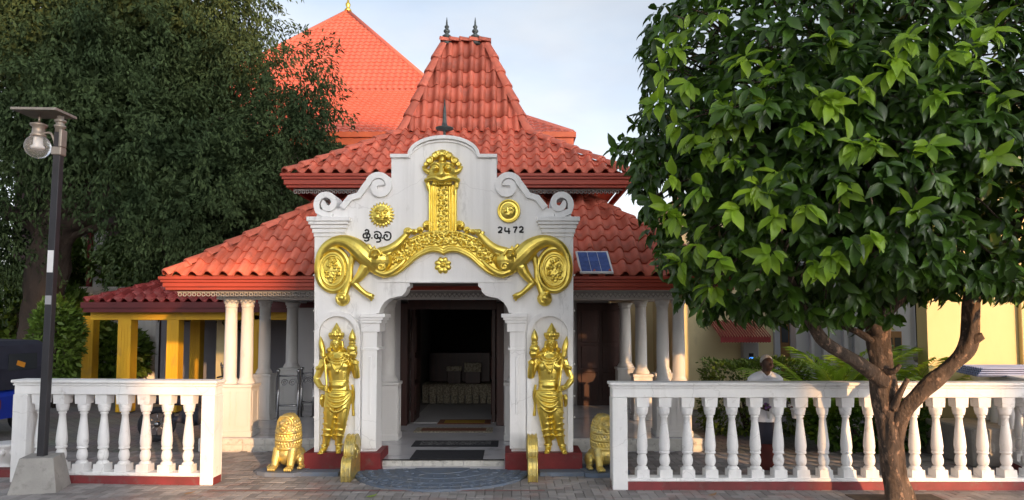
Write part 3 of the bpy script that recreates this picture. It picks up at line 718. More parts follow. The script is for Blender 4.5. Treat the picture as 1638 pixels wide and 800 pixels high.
# ---------------------------------------------------------------- guardian statues
def statue_mesh():
    m = MB()
    def s(zx, zy, y=0.0): return Vector(((zx-139.2)/392.9, y, (738-zy)/392.9))
    def t(pts, rads, flat=.85, n=12, seg=6): m.tube(curve([s(*p) for p in pts], seg), radii(rads, seg), n, (YA, flat))
    # torso, hips, neck
    t([(150, 200, 0), (146, 235, -.005), (147, 290, -.015), (150, 345, -.02), (150, 385, -.02), (148, 440, -.01), (145, 490, 0)], [.11, .165, .165, .140, .150, .180, .165], .68, 18)
    t([(72, 222, 0), (110, 208, 0), (150, 203, 0), (190, 206, 0), (222, 218, 0)], [.068, .080, .085, .080, .068], .85, 14)
    t([(140, 205, 0), (139, 165, -.01)], [.062, .055], 1)
    m.ball(s(150, 365, -.085), (.105, .05, .055), 14, 10)
    for sx in (112, 178): m.ball(s(sx, 262, -.085), (.075, .04, .065), 12, 8)
    # head: face, nose, lips, eyes, ears, earrings
    m.ball(s(136, 138, -.03), (.072, .085, .098), 18, 12); m.ball(s(136, 164, -.045), (.05, .06, .045), 12, 8)
    t([(136, 128, -.108), (136, 146, -.128)], [.010, .017], 1, 8, 4)
    for k in (-1, 1):
        m.ball(s(136+k*12, 131, -.102), (.021, .012, .009), 8, 6); t([(136+k*5, 123, -.108), (136+k*13, 119, -.108), (136+k*22, 123, -.09)], [.007, .008, .006], 1, 6, 4)
        t([(136+k*28, 122, -.02), (136+k*31, 145, -.025), (136+k*34, 168, -.03)], [.018, .022, .02], .8, 8, 4)
        m.ball(s(136+k*41, 172, -.05), (.036, .03, .036), 12, 8); m.ball(s(136+k*41, 172, -.085), .014, 8, 6)
    m.ball(s(136, 155, -.112), (.026, .014, .007), 8, 6); m.ball(s(136, 160, -.108), (.022, .014, .008), 8, 6)
    # crown
    c = s(132, 105, -.02)
    m.lathe(c, [(.092, -.02), (.098, .0), (.090, .015), (.094, .03), (.082, .045), (.085, .07), (.070, .085), (.060, .12), (.036, .155), (.028, .175), (.004, .215)], 18)
    for k in range(9):
        a = R(180+k*22.5); m.ball(c+Vector((.096*math.cos(a), .096*math.sin(a), .045)), (.02, .02, .034), 8, 6)
    m.ball(c + Vector((0, -.085, .07)), (.028, .02, .045), 8, 6)
    # necklaces, pendant, armlets, belt
    for r_, z0, w in ((.085, 196, .011), (.12, 202, .013), (.155, 208, .011)):
        m.tube([s(148, z0, 0)+Vector((r_*math.cos(R(a)), -.075-.055*abs(math.sin(R(a))), -r_*.62*abs(math.sin(R(a))))) for a in range(180, 361, 15)], w, 8)
    t([(112, 215, -.10), (125, 260, -.135), (146, 285, -.14), (170, 258, -.135), (184, 215, -.10)], [.010]*5, 1, 8)
    m.ball(s(147, 288, -.14), (.03, .02, .035), 10, 8)
    for zy, w, e in ((350, .012, .140), (400, .016, .158), (412, .013, .165)):
        m.tube([s(149, zy, -.015)+Vector((e*math.cos(R(a)), e*.74*math.sin(R(a)), 0)) for a in range(0, 360, 15)], w, 8, closed=True)
    # hip sashes: swags
    for k, (zy, dip, w) in enumerate(((405, 22, .018), (415, 40, .021), (425, 58, .021), (435, 74, .017))):
        t([(82-k*2, zy-8, -.04), (108, zy+dip*.7, -.115), (146, zy+dip, -.135), (188, zy+dip*.7, -.115), (216+k*2, zy-8, -.04)], [w]*5, 1, 8)
    # legs with wrapped cloth rings, feet with toes
    t([(112, 450, -.02), (106, 510, -.045), (102, 565, -.05), (92, 630, -.03), (80, 695, -.02)], [.108, .095, .076, .066, .046], .9, 14)
    t([(178, 450, -.02), (175, 510, -.045), (170, 565, -.05), (160, 630, -.03), (150, 695, -.02)], [.108, .095, .076, .066, .046], .9, 14)
    for (x0, x1, k0) in ((111, 84, 0), (178, 153, 1)):
        for k in range(6):
            u = .10+k*.155; x = lerp(x0, x1, u); y = lerp(470, 672, u); r_ = lerp(.100, .060, u)
            m.tube([s(x, y, -.038)+Vector((r_*math.cos(R(a)), r_*.92*math.sin(R(a)), -.02*math.sin(R(a+20)))) for a in range(0, 360, 20)], .0105, 6, closed=True)
    for (x, y, dx) in ((74, 715, -10), (150, 712, 16)):
        t([(x+4, y-14, .0), (x+dx*.3, y+6, -.05), (x+dx*.8, y+16, -.12)], [.047, .043, .036], .9, 10)
        for k in range(5): m.ball(s(x+dx*.9+(k-2)*5.2, y+19, -.155+.006*abs(k-2)), (.011, .022, .012), 8, 6)
        m.tube([s(x+3, y-18, -.005)+Vector((.052*math.cos(R(a)), .052*math.sin(R(a)), 0)) for a in range(0, 360, 24)], .012, 6, closed=True)
    # cloth curtain behind and between the legs
    rows = [(430, 75, 222), (480, 66, 226), (540, 58, 228), (600, 52, 226), (640, 48, 218), (668, 56, 205)]
    for i in range(len(rows)-1):
        (za, a0, a1), (zb, b0, b1) = rows[i], rows[i+1]
        for k in range(12):
            u, u2 = k/12, (k+1)/12; w = .018*math.sin(u*26)
            A, B, C_, D = s(lerp(a0, a1, u), za, w+.06), s(lerp(a0, a1, u2), za, w+.06), s(lerp(b0, b1, u2), zb, w+.06), s(lerp(b0, b1, u), zb, w+.06)
            off = YA*.05; q = [A, B, C_, D] + [p+off for p in (A, B, C_, D)]
            m.add(q, [(3,2,1,0),(4,5,6,7),(0,1,5,4),(1,2,6,5),(2,3,7,6),(3,0,4,7)])
    for k in range(8):
        x = 62+k*22; t([(x+6, 470, .06), (x+1, 560, .052), (x-4, 660, .05)], [.012, .014, .011], 1, 6)
    t([(138, 500, -.06), (134, 570, -.05), (128, 640, -.03), (124, 668, -.02)], [.03, .028, .03, .018], .7, 8)
    # side sash tails
    t([(222, 365, .0), (230, 420, .01), (226, 480, .02), (230, 540, .02)], [.018, .024, .02, .026], .6, 8)
    t([(62, 420, .0), (52, 455, .01), (58, 490, .01)], [.03, .038, .014], .7, 8); m.ball(s(48, 445, 0), .03, 10, 8)
    # hand-on-hip arm with club
    t([(66, 226, .0), (44, 275, .0), (22, 335, -.01)], [.066, .058, .046], 1, 12); t([(22, 335, -.01), (48, 368, -.06), (80, 385, -.11)], [.048, .042, .033], 1, 12)
    for (x, y, r_) in ((47, 262, .066), (44, 272, .064), (62, 373, .044)): m.tube([s(x, y, -.01 if y < 300 else -.085)+Vector((r_*math.cos(R(a)), r_*math.sin(R(a)), .012*math.cos(R(a)))) for a in range(0, 360, 20)], .011, 6, closed=True)
    m.ball(s(90, 387, -.125), (.045, .035, .036), 12, 8)
    for k in range(4): t([(78, 378+k*8-8, -.14), (90, 376+k*8-8, -.168), (102, 380+k*8-8, -.14)], [.010, .011, .010], 1, 6, 4)
    t([(98, 405, -.13), (88, 330, -.11), (78, 250, -.095), (68, 205, -.09)], [.016, .017, .018, .024], 1, 10)
    t([(70, 215, -.09), (62, 170, -.085), (54, 130, -.08), (49, 94, -.075)], [.026, .042, .036, .004], 1, 12)
    for y, x in ((205, 68), (195, 66)): m.tube([s(x, y, -.09)+Vector((.034*math.cos(R(a)), .034*math.sin(R(a)), 0)) for a in range(0, 360, 24)], .010, 6, closed=True)
    # raised arm with vase and bud
    t([(222, 226, .0), (238, 280, -.01), (250, 325, -.03)], [.066, .058, .046], 1, 12); t([(250, 325, -.03), (250, 280, -.07), (243, 225, -.10)], [.048, .042, .034], 1, 12)
    for (x, y) in ((246, 245), (247, 236)): m.tube([s(x, y, -.09)+Vector((.042*math.cos(R(a)), .042*math.sin(R(a)), 0)) for a in range(0, 360, 20)], .010, 6, closed=True)
    m.ball(s(238, 205, -.11), (.042, .036, .036), 12, 8)
    for k in range(4): t([(222+k*9, 206, -.14), (222+k*9, 192, -.16), (223+k*8, 178, -.145)], [.010, .011, .008], 1, 6, 4)
    t([(250, 200, -.11), (256, 186, -.12), (250, 172, -.13)], [.012, .012, .009], 1, 6, 4)
    v = s(229, 190, -.11)
    m.lathe(v, [(.03, -.01), (.05, .02), (.072, .055), (.070, .09), (.045, .118), (.036, .125), (.050, .14), (.052, .15), (.034, .16), (.048, .19), (.052, .22), (.040, .27), (.018, .315), (.003, .345)], 16)
    return m
st = empty('guardian_statue', (0, 0, 0), 'gold guardian statue on the left plinth, vase raised on its right, club on its left', 'statue', 'guardian statues flanking the doorway')
body = statue_mesh().organic('figure', M['gold'], st, .0078, 1, .3)
st2 = empty('guardian_statue', (0, 0, 0), 'gold guardian statue on the right plinth, vase raised on its left, club on its right', 'statue', 'guardian statues flanking the doorway')
b2 = body.copy(); b2.data = body.data.copy(); COL.objects.link(b2); b2.parent = st2
b2.data.transform(Matrix.Scale(-1, 4, (1, 0, 0))); b2.data.flip_normals()
st.location = (PX(540, GY-.06), GY-.02, .258); st2.location = (PX(880.5, GY-.06), GY-.02, .258)

# ---------------------------------------------------------------- lions
def lion(label, loc, rz):
    L = empty('lion_statue', (0, 0, 0), label, 'statue', 'seated gold lions beside the gate')
    m = MB()
    m.ball((0, .03, .215), (.195, .23, .185), 22, 14)
    m.ball((0, .15, .17), (.205, .17, .15), 18, 12)
    prof = [(.165, .30), (.178, .34), (.180, .42), (.176, .50), (.172, .58), (.165, .64), (.150, .70), (.122, .76), (.075, .80), (.02, .815)]
    m.lathe((0, 0, 0), prof, 24)
    for z, r_, w in ((.325, .180, .022), (.445, .184, .020), (.555, .180, .020)):
        m.tube([(r_*math.cos(R(a)), r_*math.sin(R(a))-.006, z-.03*math.sin(R(a+0))*-.6) for a in range(0, 360, 12)], w, 8, closed=True)
    # rows of curls of the mane
    for i, (z, r_) in enumerate(((.365, .184), (.400, .186), (.480, .184), (.515, .182), (.590, .176), (.625, .172), (.665, .160), (.705, .144), (.742, .118), (.775, .085))):
        n = max(8, int(2*math.pi*r_/.042))
        for k in range(n):
            a = 2*math.pi*(k+.5*(i % 2))/n; dz = .018*math.sin(a)
            m.ball((r_*math.cos(a), r_*math.sin(a), z+dz), (.019, .019, .021), 7, 5)
    # face in a ruff
    m.ball((0, -.115, .655), (.098, .085, .105), 16, 12)
    m.tube([(.118*math.cos(R(a)), -.125-.018*math.sin(R(a)), .655+.128*math.sin(R(a))) for a in range(0, 360, 14)], .020, 8, closed=True)
    m.ball((0, -.195, .615), (.056, .05, .042), 12, 10); m.ball((0, -.21, .58), (.042, .035, .022), 10, 8)
    for s_ in (-1, 1):
        m.ball((s_*.028, -.225, .612), (.030, .025, .024), 10, 8)
        m.ball((s_*.042, -.188, .678), (.022, .018, .018), 8, 6); m.tube([(s_*.012, -.19, .695), (s_*.042, -.195, .708), (s_*.075, -.17, .695)], .012, 6)
        m.ball((s_*.085, -.09, .752), (.032, .02, .034), 8, 6)
        m.tube([(s_*.115, -.10, .30), (s_*.12, -.17, .16), (s_*.122, -.21, .05)], [.075, .060, .052], 12)
        m.ball((s_*.125, -.25, .040), (.062, .065, .040), 12, 8)
        for k in range(4): m.ball((s_*.125+(k-1.5)*.030, -.305, .030), (.017, .030, .027), 8, 6)
        m.ball((s_*.20, .06, .12), (.07, .15, .115), 12, 8); m.ball((s_*.235, -.06, .035), (.05, .085, .035), 10, 8)
        for k in range(3): m.ball((s_*.235+(k-1)*.026, -.135, .026), (.014, .024, .022), 8, 6)
    m.ball((0, -.238, .632), (.024, .018, .014), 8, 6)
    b = m.organic('body', M['gold_worn'], L, .0075, 1, .3)
    b.location.z = .062
    MB().prism([(-.33, .30), (-.20, -.40), (.26, -.40), (.36, .30)], 0, 0) if False else None
    pl = MB(); poly = [(-.36, -.28), (-.20, -.36), (.24, -.36), (.34, -.22), (.34, .34), (-.34, .34)]
    pl.prism(poly, 0, .06)
    pl.v = [(x, z, y) for x, y, z in pl.v]
    pl.build('base_slab', M['bluepaint'], L, fixn=True)
    L.location = loc; L.rotation_euler.z = rz; L.scale = (.92, .92, .93)
    return L
lion('seated gold lion statue on blue grey slab left of the gate', (P(461, 742, 9.75).x, 9.75, .004), R(-6))
lion('seated gold lion statue partly behind the right balustrade post', (P(965, 742, 9.72).x, 9.72, .004), R(10))

# ---------------------------------------------------------------- curled stair stones and moonstone
def scroll_stone(px, label):
    o = empty('stair_scroll', (0, 0, 0), label, 'stair stone', 'gold curled stones beside the moonstone')
    prof = [(-.34, 0), (-.365, .08), (-.36, .17), (-.335, .25), (-.29, .295), (-.235, .305), (-.20, .29), (-.205, .36), (-.18, .45), (-.125, .515), (-.05, .55), (.04, .555), (.13, .53), (.20, .47), (.24, .37), (.24, 0)]
    m = MB().xprism(prof, -.062, .062); m.build('core', M['gold_worn'], o, fixn=True)
    for x, w in ((-.054, .013), (.054, .013), (0.0, .009)):
        pts = curve([(x, y, z+.001) for y, z in prof[:-1]], 4)
        MB().tube(pts, w, 8).build('moulding', M['gold_worn'], o)
    for sx in (-.063, .063):
        MB().tube([(sx, -.04+.16*(1-k/30)*math.cos(R(k*20+90)), .36+.16*(1-k/30)*math.sin(R(k*20+90))) for k in range(27)], .014, 6).build('spiral', M['gold_worn'], o)
    o.location = (PX(px, 9.4), 9.47, .004); return o
scroll_stone(564, 'curled gold stair stone at the left end of the moonstone')
scroll_stone(851, 'curled gold stair stone at the right end of the moonstone')
MSX = PX(706, 9.4)
ms = empty('moonstone', (MSX, GY-.14, 0), 'blue grey painted semicircular stone doorstep with carved rings', 'doorstep')
for i, (r_, z) in enumerate(((1.20, .030), (1.08, .040), (.90, .048), (.66, .057), (.38, .068))):
    poly = [(r_*math.cos(R(a)), -r_*.90*math.sin(R(a))) for a in range(0, 181, 5)]
    m = MB(); m.prism(poly, -.02, z)
    m.v = [(x+MSX, y+GY-.145, z_) for x, z_, y in m.v]
    m.build('ring', M['bluepaint'], ms, fixn=True)
r_ = random.Random(4); leafm = MB().ball((0, 0, 0), (.050, .016, .010), 8, 6).mesh('carving')
leafm.materials.append(M['bluepaint'])
for (rr, n, z) in ((1.14, 26, .036), (.99, 22, .044), (.78, 16, .052), (.52, 10, .062)):
    for k in range(n):
        a = R(8+164*k/(n-1)); o = obj_from_mesh('carving', leafm, None, ms)
        o.location = (rr*math.cos(a), -rr*.90*math.sin(a)-.005, z+.001); o.rotation_euler.z = -a+R(25 if k % 2 else 155)
kb = empty('painted_kerb', (0, 0, 0), 'low blue grey painted kerb along the foot of the gate plinths', 'kerb', kind='structure')
for x0, x1 in ((484, 548), (862, 935)):
    MB().box(PX(x0, 9.6), PX(x1, 9.6), 9.48, 9.706, -.02, .052, .008).build('kerb_stone', M['bluepaint'], kb)
# faint pink line painted across the paving in front of the doorstep
pl = MB().box(PX(345, 8.78), PX(870, 8.78), 8.655, 8.70, .0045, .0075).build('painted_line', mat('pink_line', (.26, .12, .115), (.17, .13, .12), 6, rough=.8))
tag(pl, 'faded pink line painted on the paving', 'marking', kind='structure')

# ---------------------------------------------------------------- balustrades
def baluster_mesh():
    m = MB()
    m.frustum(0, 0, .875, 1.0, .076, .076, .082, .082); m.lathe((0, 0, 0), [(.066, .775), (.070, .80), (.078, .84), (.079, .876)], 8)
    pr = [(.045, .74), (.052, .748), (.052, .765), (.040, .775), (.060, .79)]
    m.lathe((0, 0, 0), [(.052, .30), (.064, .335), (.070, .38), (.066, .45), (.056, .55), (.044, .66), (.038, .735), (.048, .742), (.050, .758), (.042, .768), (.066, .785)], 20)
    m.lathe((0, 0, 0), [(.05, .285), (.066, .29), (.068, .305), (.066, .318), (.05, .322)], 20)
    m.lathe((0, 0, 0), [(.045, .135), (.058, .155), (.066, .185), (.067, .215), (.060, .25), (.050, .275), (.046, .29)], 20)
    m.lathe((0, 0, 0), [(.076, .09), (.072, .115), (.056, .132), (.045, .138)], 20)
    m.frustum(0, 0, 0, .095, .080, .080, .078, .078)
    return m.mesh('baluster')
BAL = baluster_mesh(); BAL.materials.append(M['plaster_b'])
def balustrade(name_label, p0, p1, n0, n, step, posts, zt=1.335, y_half=.11, zb=.145):
    """along +x in local space from p0 to p1 (world xy)"""
    d = Vector((p1[0]-p0[0], p1[1]-p0[1], 0)); L = d.length; rz = math.atan2(d.y, d.x)
    o = empty('balustrade', (0, 0, 0), name_label, 'balustrade', 'white balustrades')
    MB().box(0, L, -y_half, y_half, -.02, zb-.045, .004).build('base', M['maroon'], o)
    MB().box(.02, L-.02, -y_half+.012, y_half-.012, zb-.045, zb, .008).build('bottom_rail', M['plaster_b'], o)
    zr = zb + 1.0
    for (z0, z1, e) in ((zr, zt-.075, -.004), (zt-.075, zt-.052, .012), (zt-.052, zt-.038, .004), (zt-.038, zt, .028)):
        MB().box(-e, L+e, -y_half-e, y_half+e, z0, z1-.0008, .007).build('rail_course', M['plaster_b'], o)
    for (a, b) in posts:
        MB().box(a, b, -y_half-.012, y_half+.012, 0.001, zr-.0005, .008).build('post', M['plaster_b'], o)
    for k in range(n):
        c = obj_from_mesh('baluster', BAL, None, o); c.location = (n0+k*step, 0, zb); c.rotation_euler = (rnd.uniform(-.006, .006), rnd.uniform(-.008, .008), rnd.uniform(-.05, .05))
    o.location = (p0[0], p0[1], 0); o.rotation_euler.z = rz
    return o
balustrade('long white balustrade right of the gate behind the tree trunk', (PX(976, 8.83), 8.83), (8.6, 8.80), PX(1024.5, 8.83)-PX(976, 8.83), 26, .2875, [(0, .19)])
lx0, lx1 = PX(35, 9.22), PX(353, 9.06)
balustrade('short white balustrade left of the gate behind the lamp post', (lx0, 9.24), (lx1, 9.07), PX(105.5, 9.2)-lx0-.287, 8, .2885, [(0, .20), (lx1-lx0-.17, lx1-lx0+.004)])
balustrade('white balustrade running back behind the long one at far right', (PX(1632, 9.4), 9.0), (PX(1560, 11.4), 11.4), .28, 7, .30, [(0, .2)])

kl = MB().box(-9.5, lx0-.03, 9.42, 9.60, -.02, .10, .006).build('low_kerb', M['maroon']); tag(kl, 'low maroon kerb continuing left of the short balustrade', 'kerb', kind='structure')

# ---------------------------------------------------------------- lamp post
LY = 8.75
lp = empty('lamp_post', (PX(71, LY), LY, 0), 'dark square solar lamp post with glass globe on a concrete foot', 'lamp post')
bx = PX(75, LY)
m = MB().frustum(bx, LY, -.02, .42, .265, .25, .185, .175, R(14)); m.build('foot', M['concrete'], lp)
zt = PZ(212, LY)
MB().box(bx-.045, bx+.045, LY-.045, LY+.045, .40, zt, .006).build('pole', M['pole'], lp)
MB().box(bx-.038, bx+.038, LY-.0485, LY-.046, PZ(436, LY), PZ(401, LY)).build('notice', M['white'], lp)
MB().box(bx-.040, bx+.040, LY-.0485, LY-.046, PZ(487, LY), PZ(473, LY)).build('notice', mat('faded_notice', (.32, .32, .34), rough=.6), lp)
tx = PX(93, LY, 215)
MB().box(bx-.065, bx+.062, LY-.062, LY+.062, PZ(249, LY), PZ(236, LY), .01).build('bracket', M['greymetal'], lp)
MB().box(bx+.025, bx+.062, LY-.06, LY+.06, PZ(236, LY)+.001, PZ(208, LY), .008).build('bracket_side', M['greymetal'], lp)
MB().lathe((bx, LY, zt), [(.055, 0), (.055, .06), (.068, .065), (.068, .09), (.050, .095), (.050, .13), (.068, .135), (.068, .16), (.04, .165), (.04, .21)], 20).build('collar', M['greymetal'], lp)
gx, gz = PX(52, LY, 235), PZ(235, LY)
MB().ball((gx, LY, gz), .152, 28, 18).build('globe', M['glass'], lp)
MB().lathe((gx, LY, gz+.12), [(.085, 0), (.092, .03), (.075, .05), (.072, .13), (.098, .15), (.10, .17), (.06, .185), (.02, .20)], 22).build('globe_cap', M['greymetal'], lp)
MB().lathe((gx, LY, gz-.03), [(.06, 0), (.07, .01), (.07, .03), (.05, .05), (.045, .14)], 18).build('lamp_element', M['bulb'], lp)
MB().tube(curve([(gx+.06, LY, gz+.17), (gx+.15, LY, gz+.18), (gx+.20, LY, gz+.10), (bx-.05, LY, gz+.02)], 6), .016, 8).build('bracket_arm', M['greymetal'], lp)
MB().tube([(gx, LY, gz+.30), (gx, LY, gz+.42)], .012, 8).build('stem', M['greymetal'], lp)
pz = PZ(183, LY)
rot = Matrix.Rotation(R(0.5), 3, 'X') @ Matrix.Rotation(R(0), 3, 'Z')
pc = Vector((PX(60, LY, 180), LY+.02, pz+.02))
sp = MB().obox(pc, (.58, .42, .030), rot).build('solar_panel', M['greymetal'], lp)
for i in range(4):
    for j in range(2):
        MB().obox(pc + rot @ Vector(((i-1.5)*.138, (j-.5)*.195, .017)), (.132, .188, .004), rot).build('solar_cell', M['solar'], sp)
lp.rotation_euler.y = R(.9)      # the post leans a little
# ---------------------------------------------------------------- roof tiling
TW = .245
def tile_mesh(w, l, name='roof_tile'):
    m = MB(); n = 9; th = .026
    def h(t):
        return .006*math.cos(t/.45*math.pi*2)-.006 if t < .42 else .084*max(0.0, math.sin(math.pi*(t-.42)/.58))**.85
    v = []
    for y, lift in ((0, .030), (l, .0)):
        for k in range(n): v.append((w*k/(n-1)*1.03, y, h(k/(n-1))+lift))
    for k in range(n): v.append((w*k/(n-1)*1.03, .006, h(k/(n-1))+.030-th))
    f = [(k, k+1, n+k+1, n+k) for k in range(n-1)] + [(2*n+k, 2*n+k+1, k+1, k) for k in range(n-1)]
    m.add(v, f); m.sm = [True]*(n-1)+[False]*(n-1)
    return m
def cap_mesh(l, r0=.125, r1=.105):
    m = MB(); n = 8; v = []
    for y, r_, lift in ((0, r0, .02), (l*.08, r0*1.06, .02), (l*.16, r0, .02), (l, r1, .0)):
        for k in range(n+1):
            a = math.pi*k/n; v.append((r_*math.cos(a), y, r_*.85*math.sin(a)+lift))
    for k in range(n+1):
        a = math.pi*k/n; v.append((r0*.8*math.cos(a), .0, r0*.66*math.sin(a)+.02))
    f = []
    for i in range(3): f += [(i*(n+1)+k+1, i*(n+1)+k, (i+1)*(n+1)+k, (i+1)*(n+1)+k+1) for k in range(n)]
    f += [(4*(n+1)+k+1, 4*(n+1)+k, k, k+1) for k in range(n)]
    m.add(v, f, True); return m
def tile_face(roof, O, u, v, length, ul, kl, ur, kr, expo, material, isvis, budget, w=TW, lift=.03):
    """tiles over the trapezoid ul+kl*s <= t <= ur-kr*s for s in 0..length"""
    org = ORG.get(roof.name, Vector((0, 0, 0)))
    u, v = Vector(u).normalized(), Vector(v).normalized(); nrm = u.cross(v)
    B = Matrix((u, v, nrm)).transposed()
    base = tile_mesh(w, expo+.06).mesh('roof_tile'); base.materials.append(material)
    bv = [tuple(q.co) for q in base.vertices]; bf = [tuple(p.vertices) for p in base.polygons]
    rows = int(math.ceil(length/expo)); rest = MB(); cnt = 0
    for i in range(rows):
        s0 = i*expo; s1 = min(s0+expo, length)
        a = min(ul+kl*s0, ul+kl*s1); b = max(ur-kr*s0, ur-kr*s1)
        t = math.floor(a/w)*w
        while t < b:
            inside = t >= ul+kl*s1-1e-6 and t >= ul+kl*s0-1e-6 and t+w <= ur-kr*s1+1e-6 and t+w <= ur-kr*s0+1e-6 and s0+expo <= length+.05
            outside = (t+w < min(ul+kl*s0, ul+kl*s1)) or (t > max(ur-kr*s0, ur-kr*s1))
            if not outside:
                jit = Vector((rnd.uniform(-.004, .004), rnd.uniform(-.006, .006), rnd.uniform(-.003, .003)+lift))
                loc = O + B @ (Vector((t, s0, 0)) + jit)
                c = O + B @ Vector((t+w/2, s0+expo/2, 0))
                if inside: mesh = base; vv_, ff_ = bv, bf
                else:
                    bm = bmesh.new(); bm.from_mesh(base)
                    for (pco, pno) in (((ul-t, -s0, 0), (-1, kl, 0)), ((ur-t, -s0, 0), (1, kr, 0)), ((0, length-s0+.02, 0), (0, 1, 0))):
                        bmesh.ops.bisect_plane(bm, geom=bm.verts[:]+bm.edges[:]+bm.faces[:], plane_co=pco, plane_no=pno, clear_outer=True)
                    bm.verts.index_update()
                    vv_ = [q.co[:] for q in bm.verts]; ff_ = [tuple(q.index for q in p.verts) for p in bm.faces]
                    if not ff_: bm.free(); t += w; continue
                    mesh = None
                if isvis(c) and budget[0] > 0:
                    if mesh is None:
                        mesh = bpy.data.meshes.new('roof_tile'); bm.to_mesh(mesh); mesh.materials.append(material)
                        mesh.polygons.foreach_set('use_smooth', [False]*len(mesh.polygons))
                    o = obj_from_mesh('roof_tile', mesh, None, roof); o.matrix_local = Matrix.Translation(loc-org) @ B.to_4x4() @ Matrix.Rotation(rnd.uniform(-.012, .012), 4, 'Z'); budget[0] -= 1
                else:
                    rest.add([loc + B @ Vector(q) for q in vv_], ff_, False)
                if mesh is not base and not inside: bm.free()
            t += w
    if rest.f:
        o = rest.build('tile_field', material, roof); o['kind'] = 'stuff'
def hip_caps(roof, a, b, material, step=.36, r0=.12):
    org = ORG.get(roof.name, Vector((0, 0, 0))); a, b = Vector(a), Vector(b); d = (b-a); L = d.length; d.normalize()
    x = d.cross(Vector((0, 0, 1))).normalized(); z = x.cross(d); B = Matrix((x, d, z)).transposed()
    cm = cap_mesh(step+.05, r0, r0*.85).mesh('ridge_tile'); cm.materials.append(material)
    n = max(1, round(L/step)); step = (L-.03)/n
    for k in range(n):
        o = obj_from_mesh('ridge_tile', cm, None, roof); o.matrix_local = Matrix.Translation(a + d*(k*step) + z*.035 - org) @ B.to_4x4()
def project(p):
    y, z = p.y, p.z-CAMZ
    f = y*math.cos(PITCH)+z*math.sin(PITCH); h = -y*math.sin(PITCH)+z*math.cos(PITCH)
    return CX+FPX*p.x/f, CY-FPX*h/f

# ---------------------------------------------------------------- pavilion
BX = -.99
pv = empty('shrine_pavilion', (BX, 11.0, 0), 'white columned shrine pavilion with two tiered red tile roof behind the gate', 'building')
FZ, FZS = .15, .205
# floor and steps
MB().box(-2.55, .57, GY+.02, 19, -.02, FZ, .003).build('floor', M['floor'], pv)
for x0, x1 in ((BX-4.1, -2.555), (.575, BX+4.1)):
    MB().box(x0, x1, 11.30, 18.9, -.02, FZS, .004).build('platform', M['floor'], pv)
    n = int((x1-x0)/.33); w = (x1-x0)/n
    tm = MB().box(0, w-.006, -.012, 0, 0, .095, .003).mesh('step_tile'); tm.materials.append(M['steptile'])
    for k in range(n):
        for z in (.0, .1):
            o = obj_from_mesh('step_tile', tm, None, pv); o.location = Vector((x0+k*w, 11.298, z+.004))-ORG[pv.name]
x0, x1 = PX(613, GY), PX(807, GY); w = (x1-x0)/6
tm = MB().box(0, w-.008, -.014, 0, 0, .088, .003).mesh('step_tile'); tm.materials.append(M['steptile'])
for k in range(6):
    o = obj_from_mesh('step_tile', tm, None, pv); o.location = Vector((x0+k*w, GY+.018, .055))-ORG[pv.name]
MB().box(x0, x1, GY-.02, GY+.005, .143, .156).build('step_nosing', M['dark'], pv)
# columns
def column(x, y, z0, zp, zt, r=.105, pw=None, pd=.21):
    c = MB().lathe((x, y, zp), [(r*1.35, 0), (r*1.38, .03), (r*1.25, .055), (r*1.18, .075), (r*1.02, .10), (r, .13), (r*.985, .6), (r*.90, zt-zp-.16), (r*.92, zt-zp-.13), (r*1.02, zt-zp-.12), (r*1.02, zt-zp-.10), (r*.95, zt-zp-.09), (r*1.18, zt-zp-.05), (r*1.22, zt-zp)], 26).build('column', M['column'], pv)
    return c
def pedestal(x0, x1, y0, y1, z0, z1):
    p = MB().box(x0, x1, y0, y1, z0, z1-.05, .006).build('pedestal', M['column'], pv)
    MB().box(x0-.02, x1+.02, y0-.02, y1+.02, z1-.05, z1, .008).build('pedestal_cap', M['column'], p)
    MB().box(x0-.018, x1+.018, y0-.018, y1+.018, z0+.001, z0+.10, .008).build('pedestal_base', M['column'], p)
    w = x1-x0; k = 2 if w > .45 else 1
    for i in range(k):
        a, b = x0+w*(i+.14)/k, x0+w*(i+.86)/k
        for (u0, u1, v0, v1) in ((a, b, z0+.17, z0+.185), (a, b, z1-.125, z1-.11), (a, a+.015, z0+.185, z1-.125), (b-.015, b, z0+.185, z1-.125)):
            MB().box(u0, u1, y0-.008, y0+.002, v0, v1).build('panel_bead', M['column'], p)
    d = y1-y0
    for (u0, u1, v0, v1) in ((y0+.06, y1-.06, z0+.17, z0+.19), (y0+.06, y1-.06, z1-.13, z1-.11), (y0+.06, y0+.08, z0+.19, z1-.13), (y1-.08, y1-.06, z0+.19, z1-.13)):
        MB().box(x1-.002, x1+.008, u0, u1, v0, v1).build('panel_bead', M['column'], p)
CYF, CYB = 11.62, 13.55
PT, CT = 1.06, 2.47
for pxs, y in (((370, 396), CYF), ((1059.5, 1085), CYF)):
    xs = [PX(p, y) for p in pxs]
    pedestal(xs[0]-.155, xs[1]+.155, y-.19, y+.19, FZS, PT)
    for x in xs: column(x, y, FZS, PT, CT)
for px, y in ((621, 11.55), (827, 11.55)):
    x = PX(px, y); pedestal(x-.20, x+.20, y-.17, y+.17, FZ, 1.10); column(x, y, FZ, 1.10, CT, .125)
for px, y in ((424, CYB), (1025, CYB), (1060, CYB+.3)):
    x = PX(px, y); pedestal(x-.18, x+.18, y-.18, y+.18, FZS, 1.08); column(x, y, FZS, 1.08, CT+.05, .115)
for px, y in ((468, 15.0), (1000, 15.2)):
    x = PX(px, y); pedestal(x-.2, x+.2, y-.18, y+.18, FZS, 1.10); column(x, y, FZS, 1.10, CT+.05, .13)
